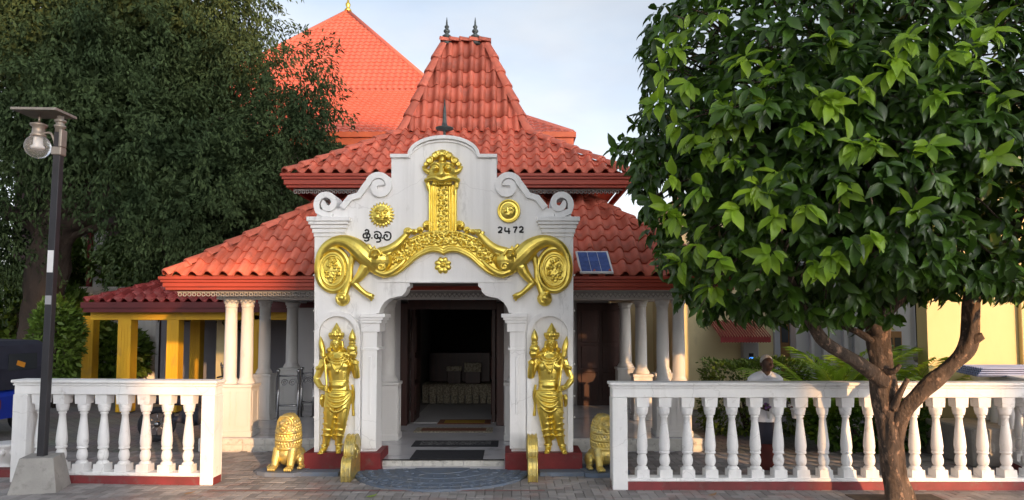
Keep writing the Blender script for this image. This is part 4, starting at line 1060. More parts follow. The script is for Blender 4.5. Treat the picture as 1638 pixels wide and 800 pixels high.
# beams and ceiling
MB().box(BX-3.95, BX+3.95, CYF-.13, CYF+.13, CT, CT+.17, .005).build('beam', M['column'], pv)
MB().box(BX-3.95, BX+3.95, CYB-.12, CYB+.12, CT+.051, CT+.17, .005).build('beam', M['column'], pv)
for x in (BX-3.82, BX+3.82): MB().box(x-.12, x+.12, CYF+.135, 18.8, CT+.05, CT+.17, .005).build('beam', M['column'], pv)
MB().box(BX-4.3, BX+4.3, 10.98, 18.9, CT+.18, CT+.20).build('ceiling', M['soffit'], pv)
MB().box(-2.5, .55, GY+.405, 10.97, 2.66, 2.70).build('passage_ceiling', M['soffit'], pv)
# back wall of the side bays, doors
BWY = 15.75
MB().box(BX-3.9, -2.32, BWY, BWY+.15, 0, CT+.17).build('back_wall', M['inwall'], pv)
MB().box(.34, BX+3.2, BWY, BWY+.15, 0, CT+.17).build('back_wall', M['inwall'], pv)
dx0, dx1 = PX(926, BWY), PX(993, BWY)
d = MB().box(dx0-.05, dx1+.05, BWY-.06, BWY-.01, FZS, 2.52, .004).build('door', M['darkwood'], pv)
for i in range(2):
    a = lerp(dx0, dx1, i/2)+.04; b = lerp(dx0, dx1, (i+1)/2)-.04
    for (z0, z1) in ((.32, .95), (1.03, 1.55), (1.63, 2.35)): MB().box(a, b, BWY-.08, BWY-.058, z0, z1, .012).build('door_panel', M['darkwood'], d)
# inner sanctuary: front wall with open carved doors, dark room
SY = 13.05
sx0, sx1 = PX(641, SY), PX(806, SY)
MB().box(-2.35, sx0, SY, SY+.18, 0, CT+.17).build('sanctuary_wall', M['inwall'], pv)
MB().box(sx1, .36, SY, SY+.18, 0, CT+.17).build('sanctuary_wall', M['inwall'], pv)
MB().box(-2.35, -2.22, SY+.181, 18.8, 0, CT+.17).build('sanctuary_side_wall', M['inwall'], pv)
MB().box(.23, .36, SY+.181, 18.8, 0, CT+.17).build('sanctuary_side_wall', M['inwall'], pv)
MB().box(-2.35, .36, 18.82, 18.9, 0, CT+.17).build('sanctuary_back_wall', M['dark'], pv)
for s_, x in ((1, sx0), (-1, sx1)):
    MB().box(min(x, x+s_*.14), max(x, x+s_*.14), SY-.03, SY+.24, FZ, CT-.02, .008).build('door_jamb', M['darkwood'], pv)
    xx = x+s_*.20
    lf = MB().box(xx-.035, xx+.035, SY+.25, SY+1.0, FZ+.02, CT-.10, .006).build('door_leaf', M['darkwood'], pv)
    for (z0, z1) in ((.3, .9), (.98, 1.4), (1.5, 2.2)): MB().box(xx-.055, xx+.055, SY+.33, SY+.92, z0, z1, .015).build('door_panel', M['darkwood'], lf)
MB().box(sx0+.14, sx1-.14, SY-.02, SY+.2, CT-.14, CT+.1).build('door_head', M['darkwood'], pv)
MB().box(sx0+.15, sx1-.15, SY+.3, 18.8, FZ+.001, FZ+.012).build('inner_floor', M['inwall'], pv)

# ---- lower roof
LH, LYE, LZ, LD, LS = 4.50, 10.93, 2.79, 2.30, .78
lr = MB()
yb = 19.2
def ring(h, y0, y1, z): return [(BX-h, y0, z), (BX+h, y0, z), (BX+h, y1, z), (BX-h, y1, z)]
v = ring(LH, LYE, yb, LZ) + ring(LH-LD, LYE+LD, yb-LD, LZ+LS*LD) + ring(LH, LYE, yb, LZ-.03) + ring(LH-LD, LYE+LD, yb-LD, LZ+LS*LD-.03)
f = [(i, (i+1) % 4, (i+1) % 4+4, i+4) for i in range(4)] + [(i+12, (i+1) % 4+12, (i+1) % 4+8, i+8) for i in range(4)] + [((i+1) % 4, i, i+8, (i+1) % 4+8) for i in range(4)]
lroof = lr.add(v, f).build('lower_roof', M['tile'], pv)
LVv = Vector((0, 1, LS)).normalized(); slen = LD*math.sqrt(1+LS*LS); kk = 1/math.sqrt(1+LS*LS)
budget = [280]
def vis_low(c):
    x, y = project(c)
    return (x < 506 or 914 < x < 1050) and y > 318
def vis_up(c):
    x, y = project(c); return not (650 < x < 770 and y > 240 or 628 < x < 792 and y > 256)
# (upper roof first so its tiles are the single pieces)
UH, UYE, UZ, UD1, US1, UD2, RZ2 = 3.13, 12.42, 4.76, 1.83, .69, .76, 8.22
URX = BX-.06
uz1 = UZ+US1*UD1
rh = .46
up = MB()
uyb = UYE+2*2.59+1.2
r0, r1 = ring(UH, UYE, uyb, UZ), ring(UH-UD1, UYE+UD1, uyb-UD1, uz1)
r2 = [(URX-rh, UYE+UD1+UD2, RZ2), (URX+rh, UYE+UD1+UD2, RZ2), (URX+rh, uyb-UD1-UD2, RZ2), (URX-rh, uyb-UD1-UD2, RZ2)]
v = r0 + r1 + r2
f = [(i, (i+1) % 4, (i+1) % 4+4, i+4) for i in range(4)] + [(i+4, (i+1) % 4+4, (i+1) % 4+8, i+8) for i in range(4)] + [(8, 9, 10, 11), (3, 2, 1, 0)]
uroof = up.add(v, f).build('upper_roof', M['tile'], pv)
V1 = Vector((0, 1, US1)).normalized(); l1 = UD1*math.sqrt(1+US1*US1); k1 = UD1/l1
tile_face(uroof, Vector((BX-UH, UYE-.03, UZ)), (1, 0, 0), V1, l1+.03, 0, k1, 2*UH, k1, .365, M['tile'], vis_up, budget)
V2 = Vector((0, UD2, RZ2-uz1)); l2 = V2.length
kl2 = ((URX-rh)-(BX-UH+UD1))/l2; kr2 = ((BX+UH-UD1)-(URX+rh))/l2
tile_face(uroof, Vector((BX-UH+UD1, UYE+UD1, uz1)), (1, 0, 0), V2, l2, 0, kl2, 2*(UH-UD1), kr2, .395, M['tile'], vis_up, budget)
tile_face(lroof, Vector((BX-LH, LYE-.03, LZ)), (1, 0, 0), LVv, slen+.03, 0, kk, 2*LH, kk, .365, M['tile'], vis_low, budget)
for a, b in ((r0[0], r1[0]), (r0[1], r1[1])): hip_caps(uroof, a, b, M['tile'])
for a, b in ((r1[0], r2[0]), (r1[1], r2[1])): hip_caps(uroof, a, b, M['tile'], .40, .13)
hip_caps(uroof, (r2[0][0]-.10, r2[0][1]+.02, RZ2+.05), (r2[1][0]+.10, r2[1][1]+.02, RZ2+.05), M['tile'], .22, .15)
lo = ring(LH, LYE, yb, LZ); hi = ring(LH-LD, LYE+LD, yb-LD, LZ+LS*LD)
hip_caps(lroof, lo[0], hi[0], M['tile']); hip_caps(lroof, lo[1], hi[1], M['tile'])
# drum wall between the roofs
MB().box(BX-LH+LD+.05, BX+LH-LD-.05, LYE+LD+.05, yb-LD-.05, LZ+.6, UZ-.01).build('drum_wall', M['darkwood'], pv)
# finials on the ridge
for px in (714.5, 760):
    x = PX(px, UYE+UD1+UD2, 60)
    MB().lathe((x, UYE+UD1+UD2+.02, RZ2+.06), [(.11, -.02), (.12, .05), (.10, .06), (.045, .09), (.05, .12), (.095, .16), (.10, .19), (.06, .22), (.03, .24), (.06, .27), (.075, .30), (.06, .33), (.028, .35), (.05, .385), (.052, .41), (.024, .44), (.018, .52), (.004, .62)], 18).build('finial', M['finial'], pv)
# fascias and lace
def fascia(h, ye, ybk, zt, courses, mat_):
    for (dz0, dz1, e) in courses:
        for (x0, x1, y0, y1) in ((BX-h-e, BX+h+e, ye-e, ye-e+.05), (BX-h-e, BX-h-e+.05, ye-e+.051, ybk), (BX+h+e-.05, BX+h+e, ye-e+.051, ybk)):
            MB().box(x0, x1, y0, y1, zt-dz1, zt-dz0-.001, .006).build('fascia', mat_, pv)
fascia(LH, LYE, yb, LZ+.025, ((0, .05, .10), (.05, .095, .075), (.095, .165, .05), (.165, .215, .02)), M['fascia'])
fascia(UH, UYE, uyb, UZ+.03, ((0, .055, .09), (.055, .105, .065), (.105, .20, .035), (.20, .25, .0)), M['fascia'])
def lace(x0, x1, y, z, pitch, s):
    m = MB().box(x0, x1, y, y+.008, z-.028*s, z)
    n = int((x1-x0)/pitch)
    for k in range(n):
        cx = x0+(k+.5)*pitch; r_ = pitch*.36
        m.tube([(cx+r_*math.cos(R(a)), y+.003, z-.028*s-r_*1.0-r_*math.sin(R(a))) for a in range(0, 360, 45)], .0085*s, 4, closed=True, smooth=False)
        m.add([(cx-pitch*.2, y, z-.028*s-r_*1.9), (cx, y, z-.028*s-r_*3.0), (cx+pitch*.2, y, z-.028*s-r_*1.9)], [(0, 1, 2), (2, 1, 0)])
        m.add([(cx+pitch*.5-.012, y, z-.02*s), (cx+pitch*.5, y, z-.028*s-r_*1.5), (cx+pitch*.5+.012, y, z-.02*s)], [(0, 1, 2), (2, 1, 0)])
    return m
lace(BX-LH+.12, BX+LH-.12, LYE+.10, LZ-.20, .076, 1).build('valance', M['lace'], pv)
lace(BX-UH+.10, BX+UH-.10, UYE+.10, UZ-.23, .074, .95).build('valance', M['lace'], pv)
for h, y0, y1, z in ((LH-.1, LYE+.11, LYE+.75, LZ-.16), (UH-.05, UYE+.05, LYE+LD+.1, UZ-.14)):
    MB().box(BX-h, BX+h, y0, y1, z, z+.012).build('soffit', M['soffit'], pv)

# ---------------------------------------------------------------- things in the porch
def flat_mat(px0, px1, py0, py1, label, material, border=None, z=FZ, cat='mat'):
    # rectangle on the floor between picture rows py0 (far) and py1 (near)
    def yd(py):
        a, b = 6.0, 40.0
        for _ in range(60):
            c = (a+b)/2
            if PZ(py, c) > z: a = c
            else: b = c
        return a
    y0, y1 = yd(py1), yd(py0); xa, xb = PX(px0, y0), PX(px1, y0)
    o = empty('door_mat', (xa, y0, z), label, cat, 'mats laid in the doorway')
    MB().box(xa, xb, y0, y1, z+.002, z+.014, .004).build('mat_base', border or material, o)
    if border: MB().box(xa+.12, xb-.12, y0+(y1-y0)*.2, y1-(y1-y0)*.2, z+.0145, z+.018).build('mat_print', material, o)
    return o
flat_mat(657, 773, 721, 735, 'plain black doormat nearest the step', M['black'])
flat_mat(659, 797, 706, 715, 'black doormat with grey printed centre behind the plain one', M['matgrey'], M['black'])
flat_mat(662, 788, 685, 692, 'pale patterned rug with brown stripe further inside', M['rugred'], M['rugtan'])
flat_mat(700, 785, 672, 679, 'yellow and brown rug at the sanctuary door', M['rugyel'], M['rugred'])
# altar inside
al = empty('altar_table', (BX, 16.4, 0), 'pale cloth covered altar table in the dark sanctuary', 'table')
ax0, ax1 = PX(676, 16.4), PX(790, 16.4)
MB().box(ax0, ax1, 16.4, 17.2, .35, .62, .02).build('table_top', M['rugtan'], al)
for i in range(10): MB().box(lerp(ax0, ax1, i/10)+.01, lerp(ax0, ax1, (i+1)/10)-.01, 16.36, 16.40, FZ+.02, .60, .015).build('cloth_fold', M['rugtan'], al)
MB().box(ax0+.1, ax1-.1, 16.9, 17.5, .625, 1.35, .02).build('altar_back', M['darkwood'], al)
for px0, px1, label in ((717, 738, 'small pale offering box on the altar, left one'), (745, 769, 'larger pale offering box on the altar, right one')):
    b = empty('offering_box', (PX((px0+px1)/2, 16.6), 16.6, .62), label, 'box')
    xa, xb = PX(px0, 16.6), PX(px1, 16.6)
    MB().box(xa, xb, 16.5, 16.75, .622, 1.0, .01).build('box_body', M['darkwood'], b); MB().box(xa-.02, xb+.02, 16.46, 16.49, .92 if px0 < 740 else .90, 1.12 if px0 > 740 else 1.04, .008).build('box_lid', M['rugtan'], b)
# steel queue barriers
def barrier(xa, xb, y, label):
    o = empty('steel_barrier', ((xa+xb)/2, y, FZS), label, 'barrier', 'steel barriers in the left bay')
    for x in (xa, xb):
        MB().lathe((x, y, FZS+.001), [(.06, 0), (.06, .012), (.022, .02), (.022, .92), (.03, .93), (.034, .96), (.02, .985), (.004, .99)], 14).build('post', M['steel'], o)
    for z in (.30, .86): MB().tube([(xa, y, FZS+z), (xb, y, FZS+z)], .018, 10).build('rail', M['steel'], o)
    for k in range(2):
        cx = lerp(xa, xb, .3+.4*k)
        MB().tube([(cx+.07*(1-t/26)*math.cos(t*.5), y, FZS+.73+.07*(1-t/26)*math.sin(t*.5)) for t in range(24)], .010, 6).build('scroll', M['steel'], o)
    return o
barrier(PX(447, 13.2), PX(479, 13.2), 13.2, 'steel barrier with scrolls, the nearer left one in the left bay')
barrier(PX(484, 13.8), PX(503, 13.8), 13.8, 'narrow steel barrier close behind the gate in the left bay')
# solar panel on the lower roof
a, b, c_, d_ = P(918, 405, 11.0), P(972, 405, 11.0), P(978, 444, 10.9), P(925, 444, 10.9)
spn = empty('solar_panel', (PX(948, 11.2), 11.1, 0), 'small blue solar panel tilted on the right roof slope', 'solar panel')
A = Vector((PX(925, 10.98), 10.98, PZ(443, 10.98))); W_ = PX(978, 10.98)-PX(925, 10.98)
tl = math.atan(LS)+R(3); H_ = .58
ex, ey = Vector((1, 0, 0)), Vector((-.055, math.cos(tl), math.sin(tl))).normalized(); ez = ex.cross(ey).normalized()
Bm = Matrix((ex, ey, ez)).transposed(); ctr = A + ex*(W_/2+.01) + ey*(H_/2-.10) + ez*.15
fr = MB().obox(ctr, (W_, H_, .03), Bm).build('frame', M['white'], spn)
for i in range(3):
    for j in range(4):
        MB().obox(ctr + Bm @ Vector(((i-1)*(W_-.05)/3, (j-1.5)*(H_-.06)/4, .0165)), ((W_-.05)/3-.008, (H_-.06)/4-.003, .004), Bm).build('cell', M['solar'], spn)
for i in (-1, 1):
    MB().obox(ctr + Bm @ Vector((i*W_*.3, -H_*.3, -.10)), (.03, .03, .17), Bm).build('mount', M['greymetal'], spn)
# ---------------------------------------------------------------- tall hall behind
HXc, HH, HY0 = -8.46, 10.6, 24.0
hall = empty('tall_hall', (HXc, HY0+HH, 0), 'tall hall with steep salmon red pyramid roof rising behind the pavilion', 'building')
hz0, hd, hz1, hz2 = 8.75, 5.33, 12.15, 18.05
def tiled_sheet(m, O, u, v, length, ul, kl, ur, kr, expo, w, amp=.045):
    """pressed metal tile sheet: waves across, a step at every course"""
    u, v = Vector(u).normalized(), Vector(v).normalized(); nrm = u.cross(v)
    rows = int(length/expo)
    for i in range(rows):
        s0, s1 = i*expo, (i+1)*expo if i < rows-1 else length
        a0, b0, a1, b1 = ul+kl*s0, ur-kr*s0, ul+kl*s1, ur-kr*s1
        n = max(4, int((b0-a0)/w)*4); vs_, fs = [], []
        for k in range(n+1):
            t = a0+(b0-a0)*k/n; tt = min(max(t, a1), b1)
            hgt = amp*.5*(1+math.cos(2*math.pi*t/w))
            vs_ += [O+u*t+v*s0+nrm*(hgt+.01), O+u*t+v*s0+nrm*(hgt+.055), O+u*tt+v*s1+nrm*(hgt+.012)]
        for k in range(n):
            j = k*3; fs += [(j, j+3, j+4, j+1), (j+1, j+4, j+5, j+2)]
        m.add(vs_, fs)
    return m
hr0 = [(HXc-HH, HY0), (HXc+HH, HY0), (HXc+HH, HY0+2*HH), (HXc-HH, HY0+2*HH)]
h1 = HH-hd; hr1 = [(HXc-h1, HY0+hd), (HXc+h1, HY0+hd), (HXc+h1, HY0+2*HH-hd), (HXc-h1, HY0+2*HH-hd)]
m = MB().add([(x, y, hz0) for x, y in hr0] + [(x, y, hz1) for x, y in hr1] + [(HXc, HY0+HH, hz2)],
             [(i, (i+1) % 4, (i+1) % 4+4, i+4) for i in range(4)] + [(i+4, (i+1) % 4+4, 8) for i in range(4)] + [(3, 2, 1, 0)])
hroof = m.build('roof', M['tile_far'], hall)
m = MB(); v1 = Vector((0, hd, hz1-hz0)); k1_ = hd/v1.length
tiled_sheet(m, Vector((HXc-HH, HY0, hz0)), (1, 0, 0), v1, v1.length, 0, k1_, 2*HH, k1_, .34, .26)
v2 = Vector((0, h1, hz2-hz1)); k2_ = h1/v2.length
tiled_sheet(m, Vector((HXc-h1, HY0+hd, hz1)), (1, 0, 0), v2, v2.length, 0, k2_, 2*h1, k2_, .34, .26)
o = m.build('tile_sheet', M['tile_far'], hroof)
for a, b in (((HXc+HH, HY0, hz0), (HXc+h1, HY0+hd, hz1)), ((HXc+h1, HY0+hd, hz1), (HXc, HY0+HH, hz2)), ((HXc-h1, HY0+hd, hz1), (HXc, HY0+HH, hz2)), ((HXc-HH, HY0, hz0), (HXc-h1, HY0+hd, hz1))):
    MB().tube([Vector(a), Vector(b)], .13, 8).build('hip_cap', M['tile_far'], hroof)
for (dz0, dz1, e) in ((0, .16, .12), (.16, .42, .04)):
    MB().box(HXc-HH-e, HXc+HH+e, HY0-e, HY0-e+.10, hz0-dz1, hz0-dz0+.03).build('fascia', M['fascia_or'], hall)
    MB().box(HXc+HH+e-.1, HXc+HH+e, HY0-e+.101, HY0+2*HH, hz0-dz1, hz0-dz0+.03).build('fascia', M['fascia_or'], hall)
MB().box(HXc-HH+.9, HXc+HH-.9, HY0+.9, HY0+2*HH-.9, 0, hz0-.05).build('wall', mat('hall_wall', (.10, .06, .06), (.07, .05, .05), 1, rough=.8), hall)
MB().lathe((HXc, HY0+HH, hz2), [(.2, 0), (.16, .12), (.07, .2), (.12, .3), (.13, .4), (.06, .5), (.03, .8), (.004, 1.1)], 14).build('finial', M['gold'], hall)

# ---------------------------------------------------------------- yellow carport at left
cp = empty('yellow_carport', (PX(250, 17), 17, 0), 'open yellow columned annex with low maroon tile roof at left', 'building')
CY0, CZ = 16.2, PZ(486, 16.0)
cx0, cx1 = PX(140, 15.9), PX(560, 15.9)
cxc = (cx0+cx1)/2; cw = (cx1-cx0)/2
CD, CS = 3.0, .43
v = [(cx0, 15.8, CZ), (cx1, 15.8, CZ), (cx1, 22.5, CZ), (cx0, 22.5, CZ), (cx0+CD, 15.8+CD, CZ+CS*CD), (cx1-.2, 15.8+CD, CZ+CS*CD), (cx1-.2, 22.5-CD, CZ+CS*CD), (cx0+CD, 22.5-CD, CZ+CS*CD)]
cr_ = MB().add(v, [(0,1,5,4),(1,2,6,5),(2,3,7,6),(3,0,4,7),(4,5,6,7),(3,2,1,0)]).build('roof', M['tile_dk'], cp)
cl = CD*math.sqrt(1+CS*CS); ck = CD/cl
def vis_c(c):
    x, y = project(c); return x < 420
tile_face(cr_, Vector((cx0, 15.77, CZ)), (1, 0, 0), (0, 1, CS), cl, 0, ck, cx1-cx0, .0, .36, M['tile_dk'], vis_c, [290])
hip_caps(cr_, (cx0, 15.8, CZ), (cx0+CD, 15.8+CD, CZ+CS*CD), M['tile_dk'])
for (dz0, dz1, e) in ((0, .10, .07), (.10, .20, .03)):
    MB().box(cx0-e, cx1, 15.8-e, 15.85-e, CZ-dz1, CZ-dz0+.03).build('fascia', mat('maroon_fascia', (.10, .012, .014), (.08, .01, .012), 3, rough=.5), cp)
    MB().box(cx0-e, cx0-e+.05, 15.851-e, 22.5, CZ-dz1, CZ-dz0+.03).build('fascia', bpy.data.materials['maroon_fascia'], cp)
BZ = PZ(512, CY0)
for px, y, w in ((205, CY0, .155), (281, CY0, .14), (316, CY0+2.8, .14), (146, CY0+2.8, .15), (420, CY0, .15)):
    x = PX(px, y)
    MB().box(x-w, x+w, y-w, y+w, 0, BZ+.12, .01).build('column', M['yellow'], cp)
    for k in (-1, 0, 1): MB().box(x+k*.07-.012, x+k*.07+.012, y-w-.008, y-w+.001, .5, BZ-.1).build('column_flute', M['yellow'], cp)
MB().box(PX(150, CY0), cx1-.1, CY0-.15, CY0+.15, BZ, BZ+.26, .01).build('beam', M['yellow'], cp)
MB().box(PX(150, CY0), PX(150, CY0)+.3, CY0+.151, 21.5, BZ, BZ+.26, .01).build('beam', M['yellow'], cp)
MB().box(cx0+.1, cx1-.1, 15.9, 22.4, CZ-.06, CZ-.04).build('ceiling', M['yellow'], cp)
wx = PX(238, 19.5)
MB().box(wx, cx1, 20.2, 20.35, 0, CZ-.07).build('back_wall', mat('grey_wall', (.26, .26, .30), (.22, .22, .26), 1, rough=.8), cp)  # plain bluish grey wall
MB().box(wx+.9, wx+1.25, 20.16, 20.199, .02, 1.55, .01).build('doorway', M['dark'], cp)
MB().box(PX(347, 18.0), PX(372, 18.0), 18.0, 18.3, 0, CZ-.08).build('partition', M['cream'], cp)
# ceiling fan
fx, fy = PX(300, 17.6), 17.6
fan = MB().lathe((fx, fy, CZ-.42), [(.06, 0), (.09, .04), (.09, .10), (.03, .13), (.015, .15), (.015, .37)], 14)
fo = fan.build('ceiling_fan', M['darkwood'], cp)
for k in range(3):
    mtx = Matrix.Rotation(R(20+k*120), 3, 'Z'); MB().obox(Vector((fx, fy, CZ-.36)) + mtx @ Vector((.38, 0, 0)), (.58, .12, .012), mtx @ Matrix.Rotation(R(10), 3, 'X')).build('blade', M['darkwood'], fo)
# motorcycle parked in front of the carport
def motorcycle(loc, rz):
    o = empty('motorcycle', (0, 0, 0), 'dark motorcycle parked behind the left balustrade', 'motorcycle')
    dk = M['navy']
    for x, nm in ((-.62, 'wheel'), (.64, 'wheel')):
        w = MB().tube([(x+.25*math.cos(R(a)), 0, .31+.25*math.sin(R(a))) for a in range(0, 360, 15)], .055, 8, closed=True).build(nm, M['black'], o)
        hubm = MB().lathe((x, -.05, .31), [(.05, 0), (.05, .1)], 12, M=Matrix.Rotation(R(-90), 3, 'X')).build('hub', M['steel'], w)
        sp_ = MB()
        for a in range(0, 360, 45): sp_.tube([(x, 0, .31), (x+.22*math.cos(R(a)), 0, .31+.22*math.sin(R(a)))], .006, 5)
        sp_.build('spokes', M['steel'], w)
    m = MB(); m.ball((.12, 0, .76), (.27, .15, .13), 16, 10); m.ball((-.05, 0, .42), (.24, .14, .18), 14, 10); m.tube([(.5, 0, .85), (.2, 0, .60), (-.1, 0, .35), (-.55, 0, .40)], [.05, .06, .07, .05], 10)
    m.tube([(-.2, 0, .70), (-.75, 0, .74)], [.10, .07], 10); m.organic('body', dk, o, .018, 2)
    m = MB(); m.tube(curve([(-.02, 0, .80), (-.35, 0, .80), (-.75, 0, .88)], 6), [.12]*13, 10, (Vector((0, 0, 1)), .5)); m.build('seat', M['black'], o)
    MB().tube([(.66, .07, .31), (.50, .06, .95)], .025, 8).build('fork', M['steel'], o); MB().tube([(.66, -.07, .31), (.50, -.06, .95)], .025, 8).build('fork', M['steel'], o)
    MB().tube(curve([(.34, -.36, 1.06), (.44, -.22, 1.08), (.50, 0, 1.0), (.44, .22, 1.08), (.34, .36, 1.06)], 6), .016, 8).build('handlebar', M['black'], o)
    MB().ball((.60, 0, .92), (.10, .11, .11), 14, 10).build('headlight', M['steel'], o)
    for s_ in (-1, 1):
        MB().tube([(.42, s_*.26, 1.08), (.40, s_*.33, 1.26)], .008, 6).build('mirror_stem', M['black'], o); MB().ball((.40, s_*.34, 1.30), (.015, .06, .045), 12, 8).build('mirror', M['steel'], o)
    MB().obox((-.85, 0, .62), (.02, .20, .16)).build('number_plate', M['yellow'], o)
    o.location = loc; o.rotation_euler.z = rz
motorcycle((PX(318, 12.4), 12.4, 0), R(25))

# ---------------------------------------------------------------- three-wheeler and car at left
def three_wheeler(loc, rz):
    o = empty('three_wheeler', (0, 0, 0), 'dark blue three-wheeled taxi with navy hood at the left edge', 'taxi')
    side = [(-1.35, .35), (-1.38, .75), (-1.30, .86), (-.9, .86), (-.85, .45), (-.05, .45), (.1, .82), (.95, .80), (1.22, .72), (1.32, .45), (1.2, .30), (.9, .28)]
    MB().prism(side, -.62, .62).build('body', M['bluebody'], o)
    hood = [(-1.36, .862), (-1.40, 1.25), (-1.32, 1.66), (-1.15, 1.74), (.2, 1.78), (.72, 1.72), (.86, 1.60), (.80, 1.56), (.62, 1.62), (-.10, 1.60), (-.14, .862)]
    MB().prism(hood, -.61, .61).build('hood', M['navy'], o)
    for y in (-.615, .615):
        MB().prism([(-1.02, 1.10), (-1.02, 1.40), (-.96, 1.46), (-.62, 1.46), (-.56, 1.40), (-.56, 1.10), (-.62, 1.05), (-.96, 1.05)], y-.004, y+.004).build('side_window', M['glassdark'], o)
        MB().prism([(-1.36, .80), (1.1, .76), (1.1, .73), (-1.36, .77)], y*1.012-.003, y*1.012+.003).build('trim_strip', M['steel'], o)
    rw = MB().obox((-1.402, 0, 1.36), (.01, .62, .30)).build('rear_window', M['glassdark'], o)
    MB().obox((-1.41, .05, 1.32), (.006, .18, .09), Matrix.Rotation(R(18), 3, 'X')).build('decal', M['orange'], rw)
    MB().prism([(.80, 1.60), (1.02, .85), (.99, .83), (.77, 1.58)], -.52, .52).build('windscreen', M['glassdark'], o)
    for x, y in ((-.85, -.56), (-.85, .56), (.95, 0)):
        w = MB().lathe((x, y-.05, .24), [(.15, 0), (.22, .0), (.24, .02), (.24, .08), (.22, .1), (.15, .1)], 20, M=Matrix.Rotation(R(-90), 3, 'X')).build('wheel', M['black'], o)
        MB().lathe((x, y-.06, .24), [(.13, 0), (.13, .12)], 16, M=Matrix.Rotation(R(-90), 3, 'X')).build('rim', M['steel'], w)
    for y in (-.5, .5): MB().obox((-1.39, y, .62), (.03, .12, .16)).build('tail_light', M['awning'], o)
    MB().ball((1.27, 0, .62), (.06, .10, .10), 12, 8).build('headlight', M['steel'], o)
    MB().box(-1.0, -.3, -.5, .5, .46, .62, .04).build('seat', M['black'], o)
    o.location = loc; o.rotation_euler.z = rz
three_wheeler((PX(66, 12.8)-1.70, 13.0, .0), R(172))
def car(loc, rz):
    o = empty('parked_car', (0, 0, 0), 'silver parked car beyond the carport columns', 'car')
    MB().prism([(-2.0, .28), (-2.05, .62), (-1.9, .86), (-1.2, .92), (.9, .92), (1.8, .80), (2.05, .60), (2.05, .30)], -.78, .78).build('body', M['silver'], o)
    MB().prism([(-1.55, .90), (-1.0, 1.38), (.1, 1.42), (.95, .90)], -.66, .66).build('cabin', M['silver'], o)
    for y in (-.664, .664):
        MB().prism([(-1.3, .96), (-.92, 1.31), (-.42, 1.34), (-.42, .96)], y-.003, y+.003).build('side_window', M['glassdark'], o); MB().prism([(-.36, .96), (-.36, 1.34), (.08, 1.34), (.70, .96)], y-.003, y+.003).build('side_window', M['glassdark'], o)
    MB().prism([(.14, 1.40), (.92, .93), (.95, .95), (.17, 1.42)], -.58, .58).build('windscreen', M['glassdark'], o)
    for x in (-1.3, 1.3):
        for y in (-.74, .66):
            w = MB().lathe((x, y-.02, .31), [(.2, 0), (.30, 0), (.31, .03), (.31, .15), (.30, .18), (.2, .18)], 20, M=Matrix.Rotation(R(-90), 3, 'X')).build('wheel', M['black'], o)
            MB().lathe((x, y-.03, .31), [(.19, 0), (.19, .2)], 16, M=Matrix.Rotation(R(-90), 3, 'X')).build('rim', M['steel'], w)
    for y in (-.55, .55): MB().ball((2.03, y, .62), (.05, .14, .07), 12, 8).build('headlight', M['white'], o)
    o.location = loc; o.rotation_euler.z = rz
car((PX(130, 24), 25, 0), R(200))
# ornate white flowerpot behind the left post
fp = empty('white_flowerpot', (PX(21, 9.9), 9.9, 0), 'ornate white flowerpot behind the left end post', 'flowerpot')
MB().lathe((PX(21, 9.9), 9.9, .001), [(.12, 0), (.14, .03), (.09, .07), (.09, .11), (.16, .18), (.19, .26), (.20, .32), (.23, .35), (.23, .38), (.17, .38)], 20).build('pot', M['white'], fp)
for k in range(10):
    a = R(k*36); MB().ball((PX(21, 9.9)+.19*math.cos(a), 9.9+.19*math.sin(a), .27), (.04, .04, .05), 8, 6).build('boss', M['white'], fp)

# ---------------------------------------------------------------- buildings at right
cb = empty('cream_building', (PX(1190, 16.6), 16.6, 0), 'cream walled building with red awning behind the hedge', 'building')
y = 16.6
MB().box(PX(1092, y), PX(1272, y), y, y+.3, 0, 5.2).build('wall', M['cream'], cb)
MB().box(PX(1092, y)-3.2, PX(1092, y), y+3.5, y+3.7, 0, 5.0).build('rear_wall', M['cream'], cb)
MB().box(PX(1092, y), PX(1092, y)+.2, y+.301, y+4, 0, 5.2).build('side_wall', M['cream'], cb)
ax0, ax1, az0, az1 = PX(1150, y-.8), PX(1230, y-.8), PZ(548, y-.8), PZ(522, y-.3)
aw = MB()
n = 18
for k in range(n):
    a, b = lerp(ax0, ax1, k/n), lerp(ax0, ax1, (k+1)/n); mm = (a+b)/2
    for (u0, u1, dz) in ((a, mm, 0), (mm, b, .03)):
        aw.add([(u0, y-.9, az0+.12+dz), (u1, y-.9, az0+.12+dz), (u1, y-.02, az1+.12+dz), (u0, y-.02, az1+.12+dz), (u0, y-.9, az0+dz*.4), (u1, y-.9, az0+dz*.4)], [(0, 1, 2, 3), (4, 5, 1, 0)])
aw.build('awning', M['awning'], cb)
bx0, bx1 = PX(1188, y-.2), PX(1213, y-.2)
mb_ = MB().box(bx0, bx1, y-.2, y, PZ(583, y-.2), PZ(548, y-.2), .02).build('meter_box', mat('meter_grey', (.36, .37, .38), rough=.5), cb)
sm_ = bpy.data.materials.new('lit_display'); sm_.use_nodes = True
pb = sm_.node_tree.nodes['Principled BSDF']; pb.inputs['Base Color'].default_value = (.02, .05, .2, 1); pb.inputs['Emission Color'].default_value = (.05, .25, .9, 1); pb.inputs['Emission Strength'].default_value = .8
MB().box(lerp(bx0, bx1, .35), lerp(bx0, bx1, .65), y-.206, y-.2005, PZ(573, y-.2), PZ(565, y-.2)).build('display', M['dark'], mb_)
MB().box(lerp(bx0, bx1, .37), lerp(bx0, bx1, .63), y-.2105, y-.2065, PZ(574, y-.2), PZ(571.5, y-.2)).build('display_bar', sm_, mb_)
for px in (1236, 1262): MB().box(PX(px, y), PX(px+9, y), y-.10, y-.002, 0, 5.1, .01).build('pilaster', M['paleblue'], cb)
